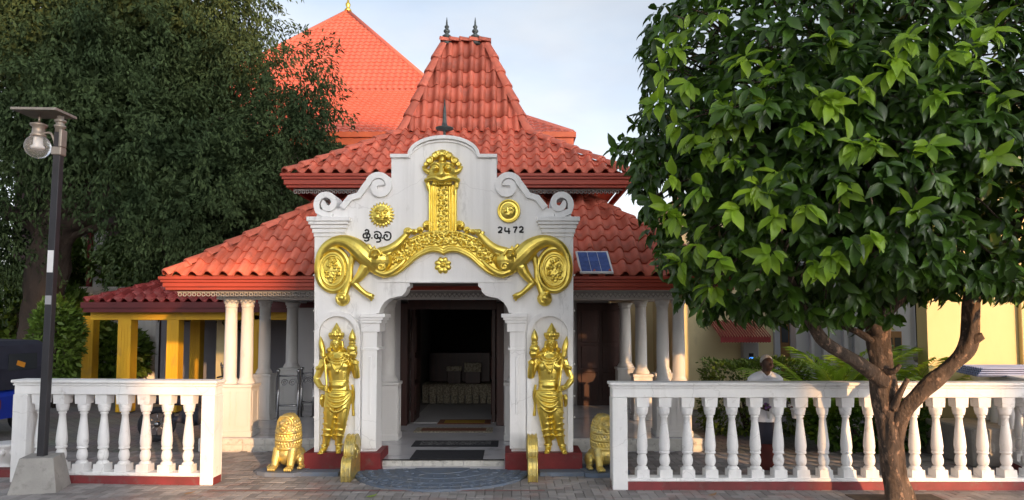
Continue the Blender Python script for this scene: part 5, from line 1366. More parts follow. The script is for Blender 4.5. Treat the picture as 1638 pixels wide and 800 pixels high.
wd = MB().box(PX(1246, y), PX(1261, y), y-.05, y-.002, .2, 2.9, .01).build('window', M['brownframe'], cb)
MB().box(PX(1248, y), PX(1259, y), y-.06, y-.051, PZ(548, y), PZ(522, y), .005).build('pane', M['glassdark'], wd)
wb = empty('pale_building', (PX(1380, 15.4), 15.4, 0), 'pale grey building with brown window and drainpipe behind the palm', 'building')
y = 15.6
MB().box(PX(1273, y), PX(1486, y), y, y+.3, 0, 5.4).build('wall', M['paleblue'], wb)
for px, w in ((1293, 5), (1312, 6), (1345, 7), (1362, 5)): MB().box(PX(px, y), PX(px+w, y), y-.12, y-.002, 0, 5.3, .01).build('rib', M['paleblue'], wb)
for px0, px1, py0, py1 in ((1300, 1307, 571, 590), (1413, 1440, 530, 575)):
    w_ = MB().box(PX(px0, y), PX(px1, y), y-.05, y-.002, PZ(py1, y), PZ(py0, y), .008).build('window', M['brownframe'], wb)
    k = 2 if px1-px0 > 10 else 1
    for i in range(k):
        a, b = lerp(PX(px0, y), PX(px1, y), (i+.14)/k), lerp(PX(px0, y), PX(px1, y), (i+.86)/k)
        MB().box(a, b, y-.058, y-.051, PZ(py1-3, y), PZ(py0+(10 if k > 1 else 3), y)).build('pane', M['glassdark'], w_)
MB().tube([(PX(1466, y), y-.06, 0), (PX(1463, y), y-.06, 5.2)], .035, 10).build('drainpipe', M['dark'], wb)
ac = MB().box(PX(1446, y), PX(1459, y), y-.36, y-.02, PZ(583, y), PZ(557, y), .02).build('air_conditioner', M['paleblue'], wb)
MB().lathe((PX(1452.5, y), y-.362, PZ(570, y)), [(.13, 0), (.13, .008)], 18, M=Matrix.Rotation(R(90), 3, 'X')).build('fan_grille', M['greymetal'], ac)
yb_ = empty('yellow_building', (PX(1560, 11.6), 11.6, 0), 'sunlit pale yellow wall of a building at the right edge', 'building')
y = 11.6
yx0 = PX(1483, y)
MB().box(yx0, yx0+6.0, y, y+.3, 0, 6.0).build('wall', M['cream_y'], yb_)
MB().box(PX(1628, y), PX(1660, y), y-.09, y-.002, 0, 5.9, .01).build('pilaster', M['cream_y'], yb_)
MB().box(yx0-.02, yx0+6.0, y-.06, y-.003, 0, .42, .01).build('skirting', M['concrete'], yb_)
# concrete tank and stacked roofing sheets behind the far balustrade
tk = empty('concrete_tank', (PX(1600, 10.2), 10.2, 0), 'low grey concrete tank behind the far right balusters', 'tank')
MB().box(PX(1552, 10.0), PX(1552, 10.0)+2.2, 10.05, 11.2, 0, .55, .02).build('tank_wall', M['concrete'], tk)
MB().box(PX(1552, 10.0)+.9, PX(1552, 10.0)+2.2, 10.3, 11.1, .552, 1.30, .02).build('tank_block', M['concrete'], tk)
shs = empty('roofing_sheets', (PX(1600, 9.9), 10.1, 1.30), 'small pile of blue grey corrugated roofing sheets at the right edge', 'roofing sheets')
for k in range(4):
    m = MB(); n = 44; v = []
    x0, x1 = PX(1543, 10.1)+k*.03, PX(1543, 10.1)+2.4; yy0, yy1 = 9.85+k*.01, 10.75
    for i in range(n+1):
        yy = lerp(yy0, yy1, i/n); z = 1.335+k*.030+.014*math.cos(i*1.4)
        v += [(x0+.3*(yy-yy0), yy, z), (x1, yy, z), (x0+.3*(yy-yy0), yy, z-.012), (x1, yy, z-.012)]
    f = []
    for i in range(n): j = i*4; f += [(j, j+1, j+5, j+4), (j+6, j+7, j+3, j+2), (j, j+4, j+6, j+2)]
    f += [(0, 2, 3, 1), (n*4, n*4+1, n*4+3, n*4+2)]
    m.add(v, f).build('sheet', M['sheet'], shs)
# ---------------------------------------------------------------- foliage tools
LEAF_A = np.array([(0, 0, 0), (.22, .36, .07), (.22, 0, .0), (.22, -.36, .07), (.55, .50, .06), (.55, 0, -.03), (.55, -.50, .06), (.82, .26, -.03), (.82, 0, -.09), (.82, -.26, -.03), (1.0, 0, -.20)])
LEAF_AF = [(0, 2, 1), (0, 3, 2), (1, 2, 5, 4), (2, 3, 6, 5), (4, 5, 8, 7), (5, 6, 9, 8), (7, 8, 10), (8, 9, 10)]
LEAF_B = np.array([(0, 0, 0), (.45, .5, .04), (.45, -.5, .04), (1.0, 0, -.12)])
LEAF_BF = [(0, 2, 3, 1)]
def leaves_mesh(name, C, D, N, Ln, Wd, T=LEAF_A, F=LEAF_AF):
    C, D, N = np.asarray(C, float), np.asarray(D, float), np.asarray(N, float)
    D /= np.linalg.norm(D, axis=1, keepdims=True)+1e-9
    S = np.cross(N, D); S /= np.linalg.norm(S, axis=1, keepdims=True)+1e-9
    N = np.cross(D, S); Ln = np.asarray(Ln)[:, None, None]; Wd = np.asarray(Wd)[:, None, None]
    V = C[:, None, :] + Ln*T[None, :, 0, None]*D[:, None, :] + Wd*T[None, :, 1, None]*S[:, None, :] + Ln*T[None, :, 2, None]*N[:, None, :]
    n, k = len(C), len(T); V = V.reshape(-1, 3)
    lens = np.array([len(f) for f in F]); flat = np.concatenate([np.array(f) for f in F])
    loops = (np.arange(n)[:, None]*k + flat[None, :]).reshape(-1)
    tot = np.tile(lens, n); start = np.concatenate([[0], np.cumsum(tot)[:-1]])
    me = bpy.data.meshes.new(name)
    me.vertices.add(len(V)); me.vertices.foreach_set('co', V.reshape(-1).astype(np.float32))
    me.loops.add(len(loops)); me.loops.foreach_set('vertex_index', loops.astype(np.int32))
    me.polygons.add(len(tot)); me.polygons.foreach_set('loop_start', start.astype(np.int32)); me.polygons.foreach_set('loop_total', tot.astype(np.int32))
    me.update(calc_edges=True); me.validate()
    return me
RG = np.random.default_rng(12)
def unit(n):
    v = RG.normal(size=(n, 3)); return v/np.linalg.norm(v, axis=1, keepdims=True)

# ---------------------------------------------------------------- big old tree at left
BT = Vector((PX(58, 18.5), 18.5, 0))
bt = empty('old_tree', BT, 'huge dark green old tree filling the upper left', 'tree', 'large broad trees')
tr = MB()
tr.tube(curve([BT+Vector(p) for p in ((.0, 0, -18), (.0, 0, 0), (.0, 0, .8), (.05, .05, 2.0), (.2, .1, 3.6), (.5, .2, 6.0))], 6), radii([.62, .62, .50, .46, .50, .30], 6), 16, jit=.3)
for e, r0_ in (((-2.5, .5, 7.5), .24), ((2.6, .3, 7.2), .26), ((4.6, .8, 8.0), .18), ((1.2, 2.0, 9.5), .25), ((-.5, .6, 8.0), .22), ((3.5, 1.0, 10.0), .16), ((5.4, .9, 6.8), .12)):
    e = Vector(e); tr.tube(curve([BT+Vector((.1, .05, 2.6)), BT+Vector((.25, .1, 3.8))+e*.10, BT+e*.55+Vector((0, 0, 1.2)), BT+e], 6), radii([.3, r0_*1.15, r0_*.7, .05], 6), 9, jit=.25)
tr.build('trunk', M['bark_dk'], bt)
blobs = [(60, 90, 155, 18.0), (195, 40, 190, 19.0), (295, 80, 130, 19.5), (392, 138, 84, 19.0), (462, 118, 62, 18.3), (440, 232, 82, 18.0), (130, 205, 130, 17.2), (300, 295, 132, 17.5), (395, 335, 105, 18.5),
         (-70, 230, 160, 18.5), (0, 345, 80, 17.5), (250, -80, 190, 20), (290, 362, 72, 18.0), (320, 405, 80, 18.2), (-20, 20, 150, 19), (-45, 400, 90, 19.5), (375, 30, 58, 19.8), (185, 140, 190, 20.5), (330, 220, 170, 20.5), (492, 195, 34, 18.0), (488, 240, 38, 18.2)]
Cs, Ds, Ns, Ls, Ws = [], [], [], [], []
for px, py, rp, Y in blobs:
    c = np.array(P(px, py, Y)); r_ = rp/FPX*Y
    ncl = int(36*r_**2)+26
    d = unit(ncl); rad = r_*(RG.uniform(.55, 1.0, ncl)**.6)[:, None]
    cc = c + d*rad*np.array([1, .85, .95])
    cc[:, 2] += .35*np.sin(cc[:, 0]*2.1)+.2*np.sin(cc[:, 1]*3.3)
    nl = 38
    for i in range(ncl):
        if cc[i, 2] < 2.7: continue
        tw = d[i]*.5 + np.array([0, 0, -.55]) + RG.normal(size=3)*.35; tw /= np.linalg.norm(tw)
        t = (RG.uniform(0, 1, nl)**.8*RG.uniform(.6, 1.15))[:, None]
        p = cc[i] + tw*t + np.array([0, 0, -.25])*t*t + RG.normal(size=(nl, 3))*(.055+.05*(1-t))
        dd = tw*.7 + RG.normal(size=(nl, 3))*.55 + np.array([0, 0, -.55])
        Cs.append(p); Ds.append(dd); Ns.append(RG.normal(size=(nl, 3))*.6 + np.array([0, -.35, .8])); Ls.append(RG.uniform(.10, .20, nl)); Ws.append(RG.uniform(.04, .07, nl))
for px, py, rp, Y in blobs:
    if rp < 90: continue
    c = np.array(P(px, py, Y+.6)); r_ = rp/FPX*Y; n = int(420*r_**2)
    q = c + unit(n)*r_*(RG.uniform(0, .5, n)**.5)[:, None]; q = q[q[:, 2] > 3.3]; n = len(q)
    Cs.append(q); Ds.append(RG.normal(size=(n, 3))+np.array([0, 0, -.6])); Ns.append(RG.normal(size=(n, 3))+np.array([0, -.8, .3])); Ls.append(RG.uniform(.18, .28, n)); Ws.append(RG.uniform(.09, .14, n))
Cs, Ds, Ns, Ls, Ws = (np.concatenate(a) for a in (Cs, Ds, Ns, Ls, Ws))
crown_me = leaves_mesh('crown', Cs-np.array(BT), Ds, Ns, Ls, Ws, LEAF_B, LEAF_BF); crown_me.materials.append(M['leaf_big'])
cro = obj_from_mesh('crown', crown_me, None, bt); cro['kind'] = 'stuff'

# ---------------------------------------------------------------- tree in front of the right balustrade
FT = Vector((PX(1440, 8.15), 8.15, 0))
ft = empty('young_tree', FT, 'glossy broad leaved tree with forked trunk standing before the right balustrade', 'tree')
t3 = lambda px, py, Y=8.15: P(px, py, Y)
tr = MB()
main = curve([t3(1440, 812), t3(1434, 770), t3(1424, 715), t3(1418, 660), t3(1412, 600), t3(1406, 550), t3(1402, 512, 8.1)], 7)
tr.tube(main, radii([.175, .138, .124, .118, .120, .118, .11], 7), 30, jit=.5)
rl = curve([t3(1434, 720, 8.12), t3(1440, 672, 8.08), t3(1470, 630, 8.0), t3(1512, 592, 7.95), t3(1543, 562, 7.9), t3(1553, 520, 7.9), t3(1556, 470, 7.85), t3(1572, 425, 7.8), t3(1605, 390, 7.8), t3(1640, 330, 7.7)], 6)
tr.tube(rl, radii([.05, .085, .088, .088, .088, .084, .084, .08, .065, .04], 6), 22, jit=.45)
def limb(pts, rs): tr.tube(curve([t3(*p) for p in pts], 6), radii(rs, 6), 12, jit=.35)
limb([(1412, 612, 8.1), (1385, 590, 8.0), (1352, 568, 7.9), (1318, 546, 7.8), (1290, 505, 7.7), (1262, 440, 7.6)], [.10, .085, .072, .065, .055, .03])
limb([(1404, 530, 8.1), (1388, 500, 8.05), (1368, 470, 8.0), (1350, 420, 7.9), (1310, 350, 7.8)], [.10, .075, .06, .05, .03])
limb([(1402, 520, 8.1), (1418, 492, 8.1), (1442, 462, 8.15), (1450, 420, 8.2), (1470, 330, 8.2)], [.11, .10, .10, .08, .05])
limb([(1402, 515, 8.1), (1404, 480, 8.2), (1400, 420, 8.3), (1390, 300, 8.3), (1380, 180, 8.3)], [.10, .085, .075, .06, .03])
limb([(1396, 545, 8.1), (1370, 530, 8.1), (1345, 522, 8.2)], [.045, .035, .028])
limb([(1428, 655, 8.05), (1440, 628, 7.98), (1452, 606, 7.92)], [.045, .034, .028])          # sawn stubs
limb([(1416, 596, 8.05), (1430, 594, 7.95), (1440, 584, 7.9)], [.045, .034, .022])
limb([(1552, 545, 7.9), (1562, 541, 7.84), (1573, 537, 7.8)], [.075, .055, .035])
tr.build('trunk', M['bark'], ft)
FC = np.array(P(1362, 245, 8.0)); FR = np.array([2.82, 2.2, 2.14])
def crown_sphere_radius(d):       # squarish crown
    return (np.abs(d[:, 0])**2.6 + np.abs(d[:, 1])**2.6 + np.abs(d[:, 2])**2.8)**(-1/2.6)
lp_c, lp_d, lp_n, lp_l, lp_w, lp_y = [], [], [], [], [], []
def whorl(c, out, n, young, lmin, lmax):
    out = out/np.linalg.norm(out)
    a = np.cross(out, [.1, .2, 1.0]); a /= np.linalg.norm(a); b = np.cross(out, a)
    ph = RG.uniform(0, 6.28)
    for k in range(n):
        an = ph + k*2.4 + RG.uniform(-.25, .25); lift = RG.uniform(.15, .95)
        d = a*math.cos(an)+b*math.sin(an)+out*lift + np.array([0, 0, -.85+RG.uniform(-.4, .5)]) + RG.normal(size=3)*.18
        nn = out*.8 + np.array([0, -.2, .7]) + RG.normal(size=3)*.42
        L_ = RG.uniform(lmin, lmax)
        lp_c.append(c - out*.07*k/n + RG.normal(size=3)*.02); lp_d.append(d); lp_n.append(nn); lp_l.append(L_); lp_w.append(L_*RG.uniform(.34, .50)); lp_y.append(young)
d = unit(2300); d[:, 1] -= .15; d /= np.linalg.norm(d, axis=1, keepdims=True)
rr = crown_sphere_radius(d); shell = RG.uniform(.74, 1.0, len(d))**.55
d_out = []
lump = 1+.07*np.sin(d[:, 0]*9+1)*np.sin(d[:, 2]*8+2)+.05*np.sin(d[:, 1]*13)
for i in range(len(d)):
    c = FC + d[i]*rr[i]*shell[i]*lump[i]*FR
    zb_ = 2.12 if c[0]/c[1] < .56 else 2.42
    if c[2] < zb_: c[2] = zb_+RG.uniform(0, .35)
    qx, qy = project(Vector(c))
    if qx < np.interp(qy, [0, 60, 150, 235, 260, 330, 420, 480, 520], [1062, 1030, 1035, 985, 1005, 1035, 1065, 1100, 1125]): continue
    d_out.append(c.copy())
    whorl(c, d[i]+np.array([0, 0, .15]), int(RG.integers(5, 9)), False, .10+.05*RG.random(), .20+.06*RG.random())
d = unit(900); rr = crown_sphere_radius(d)
for i in range(len(d)):
    c = FC + d[i]*rr[i]*RG.uniform(.25, .75)*FR
    whorl(c, d[i]+np.array([0, -.3, .2]), 7, False, .24, .34)
for (px, py) in ((1000, 245), (982, 238), (1020, 290), (1025, 75), (1035, 95), (1040, 120), (1035, 45), (1030, 330), (1040, 372), (1055, 420), (1085, 470), (1050, 20)):     # straggling tips at left
    c = np.array(P(px, py, 7.7)); whorl(c, np.array([-.9, -.2, .2]), 6, False, .16, .24)
YC = [(1085, 195), (1110, 215), (1150, 160), (1170, 185), (1190, 165), (1200, 190), (1210, 150), (1310, 150), (1330, 160), (1400, 225), (1360, 228), (1180, 330), (1080, 348), (1065, 335), (1250, 272), (1435, 95), (1450, 60), (1555, 70), (1570, 95), (1430, 110), (1335, 405), (1300, 420), (1462, 335), (1395, 378), (1150, 412), (1230, 405),
      (1145, 18), (1585, 245), (1240, 345), (1165, 255), (1145, 200), (1600, 150), (1060, 110), (1075, 75), (1090, 50), (1540, 20), (1500, 150), (1280, 200), (1110, 390), (1490, 230), (1050, 160), (1100, 130), (1130, 240), (1210, 300), (1120, 300), (1290, 330), (1350, 300), (1080, 280), (1240, 110), (1190, 90), (1330, 60), (1380, 140), (1510, 90), (1590, 40), (1090, 420), (1140, 460)]
for (px, py) in YC:
    ray = np.array(P(px, py, 1.0)) - np.array([0, 0, CAMZ]); ray = ray/np.linalg.norm(ray); o_ = np.array([0, 0, CAMZ])
    best = None
    for t in np.arange(4.5, 10, .03):
        q = (o_+ray*t-FC)/FR; n_ = np.linalg.norm(q)
        if n_ < 1e-6 or n_ <= crown_sphere_radius((q/n_)[None, :])[0]*.99: best = o_+ray*t; break
    if best is None: best = o_+ray*7.8
    out = (best-FC)/FR; out[1] -= .5
    whorl(best-ray*.06, out+np.array([0, 0, .25]), int(RG.integers(6, 10)), True, .13, .25)
lp_c, lp_d, lp_n = np.array(lp_c), np.array(lp_d), np.array(lp_n); lp_l, lp_w, lp_y = np.array(lp_l), np.array(lp_w), np.array(lp_y)
# the 300 leaves that show largest are single pieces: the ones nearest the eye
dist = np.linalg.norm(lp_c-np.array([0, 0, CAMZ]), axis=1)
inview = (np.abs(lp_c[:, 0]/lp_c[:, 1]) < .75) & ((lp_c[:, 2]-CAMZ)/lp_c[:, 1] < .47)
score = dist - 1.2*lp_y + 99*(~inview); order = np.argsort(score); pick_ = np.zeros(len(dist), bool); pick_[order[:300]] = True
one = {}
for yg in (False, True):
    me = leaves_mesh('leaf', [(0, 0, 0)], [(1, 0, 0)], [(0, 0, 1)], [1.0], [.45], LEAF_A, LEAF_AF); me.materials.append(M['leaf_y'] if yg else M['leaf'])
    me.polygons.foreach_set('use_smooth', [True]*len(me.polygons)); one[yg] = me
for i in np.nonzero(pick_)[0]:
    D = Vector(lp_d[i]).normalized(); S = Vector(lp_n[i]).cross(D).normalized(); N_ = D.cross(S)
    o = obj_from_mesh('leaf', one[bool(lp_y[i])], None, ft)
    o.matrix_local = Matrix.Translation(Vector(lp_c[i])-FT) @ Matrix((D, S, N_)).transposed().to_4x4() @ Matrix.Scale(float(lp_l[i]), 4)
for yg, nm in ((False, 'crown'), (True, 'young_foliage')):
    k = (~pick_) & (lp_y == yg)
    if k.sum() == 0: continue
    me = leaves_mesh(nm, lp_c[k]-np.array(FT), lp_d[k], lp_n[k], lp_l[k], lp_w[k]); me.materials.append(M['leaf_y'] if yg else M['leaf'])
    me.polygons.foreach_set('use_smooth', [True]*len(me.polygons))
    o = obj_from_mesh(nm, me, None, ft); o['kind'] = 'stuff'
tw_ = MB(); outer_i = [i for i in range(len(d_out)) if i % 5 == 0]
for i in outer_i:
    c = Vector(d_out[i]); e = c.lerp(Vector(FC), .22)+Vector((0, 0, .12)); mid = c.lerp(e, .5)+Vector((0, 0, .05)); tw_.tube([e, mid, c], [.014, .010, .006], 4)
o = tw_.build('twigs', M['bark'], ft); o['kind'] = 'stuff'
# soil square round the trunk
sq = MB().box(FT.x-.55, FT.x+.50, FT.y-.40, FT.y+.34, -.02, .006).build('tree_pit', mat('soil', (.10, .075, .055), (.06, .048, .038), 12, rough=.95, bump=.5)); tag(sq, 'bare soil square around the trunk', 'soil', kind='structure')

for px, py, lab, mt in ((588, 792, 'yellow fallen leaf on the paving before the doorstep', M['leaf_y']), (1128, 790, 'dry brown fallen leaf on the paving by the right balustrade', M['brownframe']), (300, 787, 'dry brown fallen leaf before the left balustrade', M['brownframe'])):
    yy = CAMZ*FPX/(py-514.4); me = leaves_mesh('fallen_leaf', [(0, 0, 0)], [(.8, .5, 0)], [(0, 0, 1)], [.15], [.07], LEAF_A*np.array([1, 1, -.5]), LEAF_AF); me.materials.append(mt)
    o = obj_from_mesh('fallen_leaf', me); o.location = (PX(px, yy), yy, .022); tag(o, lab, 'leaf')
# ---------------------------------------------------------------- bushes, hedge, palms
def bush(name, label, cat, c, r, n, mt, lmin, lmax, group=None, flat=False, stems=True, box=False):
    o = empty(name, (c[0], c[1], 0), label, cat, group)
    if box: p = RG.uniform(-1, 1, (n, 3)); m_ = np.argmax(np.abs(p)+RG.uniform(0, .25, (n, 3)), axis=1); p[np.arange(n), m_] = np.sign(p[np.arange(n), m_])*RG.uniform(.82, 1.05, n)
    else: p = unit(n)*(RG.uniform(.45, 1, n)**.5)[:, None]
    q = np.array([c[0], c[1], c[2]]) + p*np.array(r)
    q += (.10*np.sin(q[:, [1, 2, 0]]*4.0))*np.array(r)*.6
    d = p + RG.normal(size=(n, 3))*.5 + np.array([0, 0, .15]); L_ = RG.uniform(lmin, lmax, n)
    me = leaves_mesh('foliage', q-np.array([c[0], c[1], 0]), d, RG.normal(size=(n, 3))*.5+np.array([0, -.3, .8]), L_, L_*.5, LEAF_B, LEAF_BF); me.materials.append(mt)
    f = obj_from_mesh('foliage', me, None, o); f['kind'] = 'stuff'
    m = MB()
    for k in range(5):
        a = k*1.3; m.tube([(c[0]+.1*math.cos(a), c[1]+.1*math.sin(a), -.02), (c[0]+r[0]*.4*math.cos(a), c[1]+r[1]*.4*math.sin(a), c[2])], [.05, .02], 6)
    m.build('stem', M['bark_dk'], o)
    return o
hx0, hx1 = PX(1133, 13.2), PX(1275, 13.2)
bush('hedge', 'clipped green hedge behind the old man', 'hedge', ((hx0+hx1)/2, 13.3, .66), ((hx1-hx0)/2, .45, .66), 6500, M['leaf_hedge'], .06, .11, box=True)
def palm(loc, label, n, L, seed):
    o = empty('palm', loc, label, 'palm', 'low palms behind the balustrade'); r_ = random.Random(seed)
    for k in range(n):
        az = 2*math.pi*k/n + r_.uniform(-.3, .3); el = r_.uniform(.95, 1.5); l = L*r_.uniform(.75, 1.1)
        pts = []
        for i in range(15):
            t = i/14; e = el - .85*t; prev = pts[-1] if pts else Vector((loc[0], loc[1], .15))
            pts.append(prev + Vector((math.cos(az)*math.cos(e), math.sin(az)*math.cos(e), math.sin(e)))*l/14)
        fr_ = MB().tube(pts, [.014*(1-.8*i/14) for i in range(15)], 5).build('frond', M['palm'], o)
        C, D, N_, Lg = [], [], [], []
        for i in range(2, 15):
            tdir = (pts[min(i+1, 14)]-pts[i-1]).normalized(); side = tdir.cross(Vector((0, 0, 1))).normalized()
            for s_ in (-1, 1):
                for h in (0, .5):
                    p = pts[i].lerp(pts[max(i-1, 0)], h); C.append(p-Vector(loc)); D.append(tdir*.75+side*s_*.8+Vector((0, 0, -.15))); N_.append(Vector((0, 0, 1))+side*s_*.4); Lg.append(l*.34*math.sin(math.pi*(.12+.8*i/15))+.08)
        me = leaves_mesh('leaflets', C, D, N_, Lg, [.062]*len(C), LEAF_B, LEAF_BF); me.materials.append(M['palm']); obj_from_mesh('leaflets', me, None, fr_)
    return o
palm((PX(1318, 11.6), 11.6, 0), 'lime green palm clump left of the tree trunk', 15, 1.6, 1)
palm((PX(1350, 12.2), 12.2, 0), 'lime green palm clump close beside the tree trunk', 14, 1.7, 2)
palm((PX(1440, 12.0), 12.0, 0), 'lime green palm clump showing between trunk and right limb', 12, 1.55, 3)
bush('shrub', 'low dark shrub in the shade right of the hedge', 'shrub', (PX(1385, 11.4), 11.4, .35), (1.1, .5, .42), 2600, M['leaf'], .08, .16)
# sunlit greenery behind the carport and taxi
gx = 0
for i, (px, py, rp, Y, lab) in enumerate([(30, 500, 75, 21.5, 'bright green bush behind the three-wheeled taxi'), (112, 530, 62, 21.5, 'bright green bush right of the old tree trunk'), (178, 425, 40, 24.2, 'yellow green sunlit tree top above the white wall'), (215, 415, 36, 24.2, 'yellow green foliage beside the white pillar'),
                                          (176, 570, 55, 22, 'dark green bush between the yellow columns'), (105, 425, 40, 24.2, 'yellow green foliage left of the white pillar'), (-40, 500, 70, 22, 'green bush at the far left edge')]):
    c = P(px, py, Y); r_ = rp/FPX*Y
    bush('bush', lab, 'bush', (c.x, c.y, c.z), (r_, r_*.8, min(r_, c.z*.98)), 2600, M['leaf_lit'], .16, .34, group='bushes behind the carport')
cb2 = bush('courtyard_shrub', 'small leafy shrub in front of the carport corner', 'shrub', (PX(92, 17.2), 17.2, 1.6), (.55, .6, 1.2), 2600, M['leaf_lit'], .1, .2)
# far white building behind the tree
wbk = empty('far_white_building', (PX(150, 23), 23, 0), 'white building with red post glimpsed under the old tree', 'building')
MB().box(PX(60, 23), PX(250, 23), 23, 23.2, 0, PZ(465, 23)).build('parapet_wall', M['plaster'], wbk)
MB().box(PX(60, 23), PX(250, 23), 22.9, 23.3, PZ(465, 23)+.001, PZ(459, 23)).build('wall_coping', M['plaster'], wbk)
MB().box(PX(146, 23.6), PX(160, 23.6), 23.6, 23.9, 0, PZ(360, 23.6)).build('pillar', M['plaster'], wbk)
MB().box(PX(137, 23.6), PX(142, 23.6), 23.55, 23.7, 0, PZ(360, 23.6)).build('red_post', M['awning'], wbk)
MB().box(PX(60, 24.5), PX(240, 24.5), 24.5, 24.7, 0, PZ(380, 24.5)).build('rear_wall', M['cream'], wbk)

# ---------------------------------------------------------------- old man with flowerpots
PY_ = 9.38
pm = empty('person', (PX(1222, PY_), PY_, 0), 'old man in white shirt holding flowerpots behind the right balustrade', 'person')
ox = PX(1222, PY_)
def V3(x, y, z): return Vector((ox+x, PY_+y, z))
m = MB()
m.tube([V3(.005, -.01, 1.36), V3(.012, -.02, 1.46)], [.058, .055], 12)
m.ball(V3(.02, -.03, 1.535), (.074, .092, .105), 18, 14); m.ball(V3(.026, -.06, 1.475), (.052, .058, .045), 12, 8)
m.tube([V3(.034, -.112, 1.55), V3(.038, -.138, 1.515)], [.011, .019], 8)
m.ball(V3(.036, -.115, 1.485), (.028, .014, .010), 8, 6); m.ball(V3(.036, -.112, 1.472), (.025, .014, .010), 8, 6)
for s_ in (-1, 1):
    m.ball(V3(.032+s_*.030, -.104, 1.548), (.017, .012, .009), 8, 6); m.tube([V3(.032+s_*.012, -.116, 1.566), V3(.032+s_*.05, -.10, 1.566)], .008, 6)
    m.ball(V3(.018+s_*.076, -.005, 1.525), (.012, .022, .032), 8, 6); m.ball(V3(.03+s_*.042, -.085, 1.505), (.022, .02, .02), 8, 6)
    hx, hz = (.245, .97) if s_ > 0 else (-.075, .95)
    m.tube([V3(s_*.185, .0, 1.29), V3(s_*.235, .01, 1.05)], [.05, .042], 12)
    m.tube([V3(s_*.235, .01, 1.05), V3((s_*.235+hx)/2, -.14, 1.0), V3(hx, -.26, hz)], [.042, .036, .029], 12)
    m.ball(V3(hx, -.30, hz), (.038, .048, .024), 12, 8)
    for k in range(4):
        fx = hx-.028+k*.019; ln = (.062, .072, .068, .052)[k]
        m.tube([V3(fx, -.33, hz+.004), V3(fx, -.33-ln*.6, hz-.008), V3(fx, -.33-ln*.75, hz-.04), V3(fx, -.33-ln*.4, hz-.055)], [.0095, .009, .0085, .008], 7)
    m.tube([V3(hx-s_*.034, -.29, hz), V3(hx-s_*.052, -.33, hz+.008), V3(hx-s_*.045, -.37, hz-.004)], [.012, .011, .009], 7)
    m.tube([V3(s_*.085, 0, .80), V3(s_*.09, -.01, .45), V3(s_*.095, .01, .08)], [.085, .062, .042], 12)
    m.tube([V3(s_*.095, .02, .035), V3(s_*.105, -.15, .028)], [.04, .034], 10)
m.tube([V3(0, 0, .78), V3(0, 0, 1.0), V3(0, 0, 1.30)], [.15, .145, .15], 16, (YA, .66))
m.tube([V3(-.18, 0, 1.30), V3(0, 0, 1.34), V3(.18, 0, 1.30)], [.055, .065, .055], 12)
m.organic('body', M['skin'], pm, .0085, 2, .4)
m = MB(); m.ball(V3(.018, -.012, 1.565), (.082, .096, .092), 18, 14)
hair = m.mesh('hair', ORG[pm.name]); bm = bmesh.new(); bm.from_mesh(hair)
cutp = V3(.02, -.055, 1.575)-ORG[pm.name]
bmesh.ops.bisect_plane(bm, geom=bm.verts[:]+bm.edges[:]+bm.faces[:], plane_co=cutp, plane_no=Vector((.05, -.72, -.62)), clear_outer=True); bm.to_mesh(hair); bm.free()
obj_from_mesh('hair', hair, M['hair'], pm)
m = MB()
m.tube(curve([V3(0, 0, .76), V3(0, 0, .90), V3(0, 0, 1.08), V3(0, 0, 1.22), V3(0, .0, 1.32)], 5), radii([.205, .195, .190, .200, .15], 5), 20, (YA, .70))
m.tube(curve([V3(-.205, 0, 1.285), V3(-.12, 0, 1.335), V3(0, .01, 1.36), V3(.12, 0, 1.335), V3(.205, 0, 1.285)], 5), radii([.062, .075, .08, .075, .062], 5), 14)
for s_ in (-1, 1): m.tube([V3(s_*.19, 0, 1.285), V3(s_*.225, .005, 1.16), V3(s_*.24, .005, 1.075)], [.068, .070, .074], 14)
sh = m.organic('shirt', M['shirt'], pm, .010, 3, .5)
for s_ in (-1, 1): MB().tube([V3(.005+s_*.07, .03, 1.405), V3(.008+s_*.062, -.05, 1.385), V3(.012+s_*.02, -.10, 1.335)], [.020, .022, .012], 8, (Vector((0, 0, 1)), 1.0)).build('collar', M['shirt'], sh)
m = MB()
m.tube([V3(0, 0, .86), V3(0, 0, .62), V3(0, .0, .40), V3(0, .0, .12)], [.175, .185, .170, .160], 18, (YA, .66))
m.organic('sarong', M['sarong'], pm, .012, 2)
MB().tube([V3(0, 0, .84), V3(0, 0, .60), V3(0, 0, .47)], [.183, .194, .186], 20, (YA, .67)).build('dark_wrap', M['trouser'], pm)
def flowerpot(x, z, label, r_, fm):
    o = empty('flowerpot', V3(x, -.36, z), label, 'flowerpot')
    MB().lathe(V3(x, -.36, z), [(r_*.62, 0), (r_*.66, .005), (r_*.88, r_*1.5), (r_*1.0, r_*1.52), (r_*1.0, r_*1.85), (r_*.85, r_*1.85)], 18).build('pot', M['white'], o)
    q = random.Random(int(x*100)+9); b = V3(x, -.36, z+r_*1.85)
    for k in range(11):
        p = b + Vector((q.uniform(-1, 1)*r_*1.1, q.uniform(-1, 1)*r_*.9, q.uniform(.2, 2.1)*r_))
        fb = MB()
        for j in range(5):
            a = j*1.257; fb.ball(p+Vector((.012*math.cos(a), -.004, .012*math.sin(a))), (.011, .007, .011), 6, 5)
        fb.build('bloom', fm if k % 3 else M['white'], o)
    me = leaves_mesh('leaves', [(q.uniform(-1, 1)*r_, q.uniform(-1, 1)*r_, r_*1.85+q.uniform(0, 1.5)*r_) for _ in range(26)], [(q.uniform(-1, 1), q.uniform(-1, 1), .4) for _ in range(26)], [(0, -.3, 1)]*26, [.05]*26, [.028]*26, LEAF_B, LEAF_BF); me.materials.append(M['leaf_hedge'])
    f = obj_from_mesh('leaves', me, None, o)
flowerpot(.26, .845, 'white flowerpot with pink flowers in the old man\'s right-hand side grip', .072, M['pinkflower'])
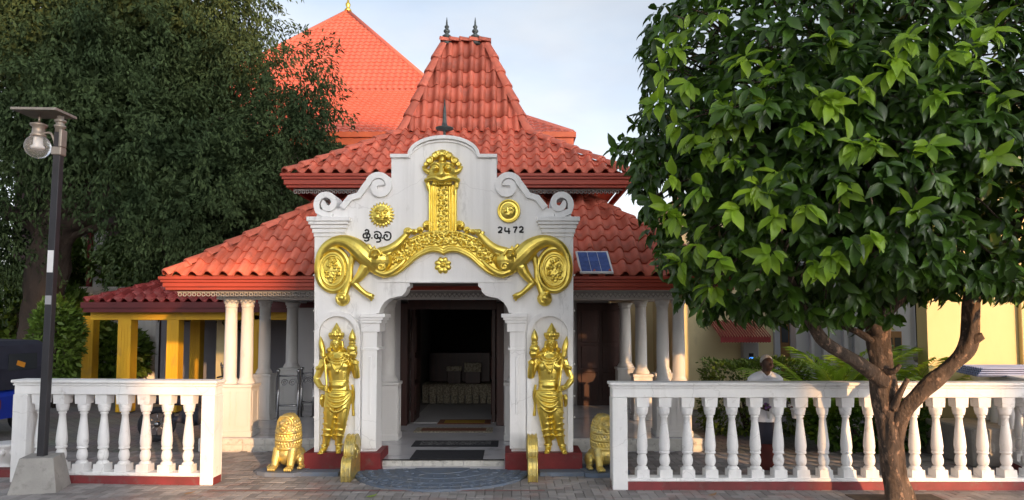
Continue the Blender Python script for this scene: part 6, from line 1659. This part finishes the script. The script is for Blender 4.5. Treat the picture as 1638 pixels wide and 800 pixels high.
flowerpot(-.07, .835, 'small white flowerpot with violet flowers held before the old man\'s belly', .055, M['blueflower'])

# ---------------------------------------------------------------- unseen houses and trees added behind the viewer to shade the gate
EH, EP = Vector((math.sin(SUN_AZ), math.cos(SUN_AZ), 0)), Vector((-math.cos(SUN_AZ), math.sin(SUN_AZ), 0))
def house(p0, p1, s0, depth, h, label):  # invented sun blocker, sized along the sun direction, out of view
    c = EP*((p0+p1)/2) + EH*(s0+depth/2); w = (p1-p0)/2; rz = math.atan2(EP.y, EP.x)
    o = empty('added_shade_house', (0, 0, 0), label, 'house', 'added unseen houses casting shade')
    MB().box(-w, w, -depth/2, depth/2, 0, h).build('wall', M['housewall'], o)
    MB().prism([(-w-.15, h), (w+.15, h), (w+.15, h+.12), (0, h+.9), (-w-.15, h+.12)], -depth/2-.3, depth/2+.3).build('roof', M['brickroof'], o)
    d = MB().box(-.5, .5, depth/2, depth/2+.05, 0, 2.1, .01).build('door', M['darkwood'], o)
    n = max(2, int(w))
    for k in range(n):
        for z in (1.0, 3.6, 6.2, 8.8):
            x = lerp(-w+.9, w-.9, k/(n-1))
            if z < 2 and abs(x) < 1.1: continue
            f_ = MB().box(x-.5, x+.5, depth/2, depth/2+.05, z, z+1.2, .01).build('window', M['brownframe'], o); MB().box(x-.42, x+.42, depth/2+.051, depth/2+.06, z+.08, z+1.12).build('pane', M['glassdark'], f_)
    o.location = (c.x, c.y, 0); o.rotation_euler.z = rz
house(2.05, 7.6, 45, 7, 13.2, 'added unseen tall house that shades the gate, right of the sun gap')
house(-24, .20, 45, 7, 12.6, 'added unseen long house that shades the left side, left of the sun gap')
for k, (p, s_, sc_) in enumerate(((-1.6, 56, .84), (4.6, 57, .84), (11.0, 55, .84))):  # raised tree copies added to block the sun, open underneath
    t = copy_tree(bt); t['label'] = ('added unseen tree copy casting shade behind the sun gap', 'added unseen tree copy casting shade behind the smaller house', 'last added unseen tree copy casting shade at the right end')[k]
    c = EP*p + EH*s_
    t.scale = (sc_, sc_, sc_*.72); t.location = (c.x-1.6*sc_, c.y+.6, 12.5)
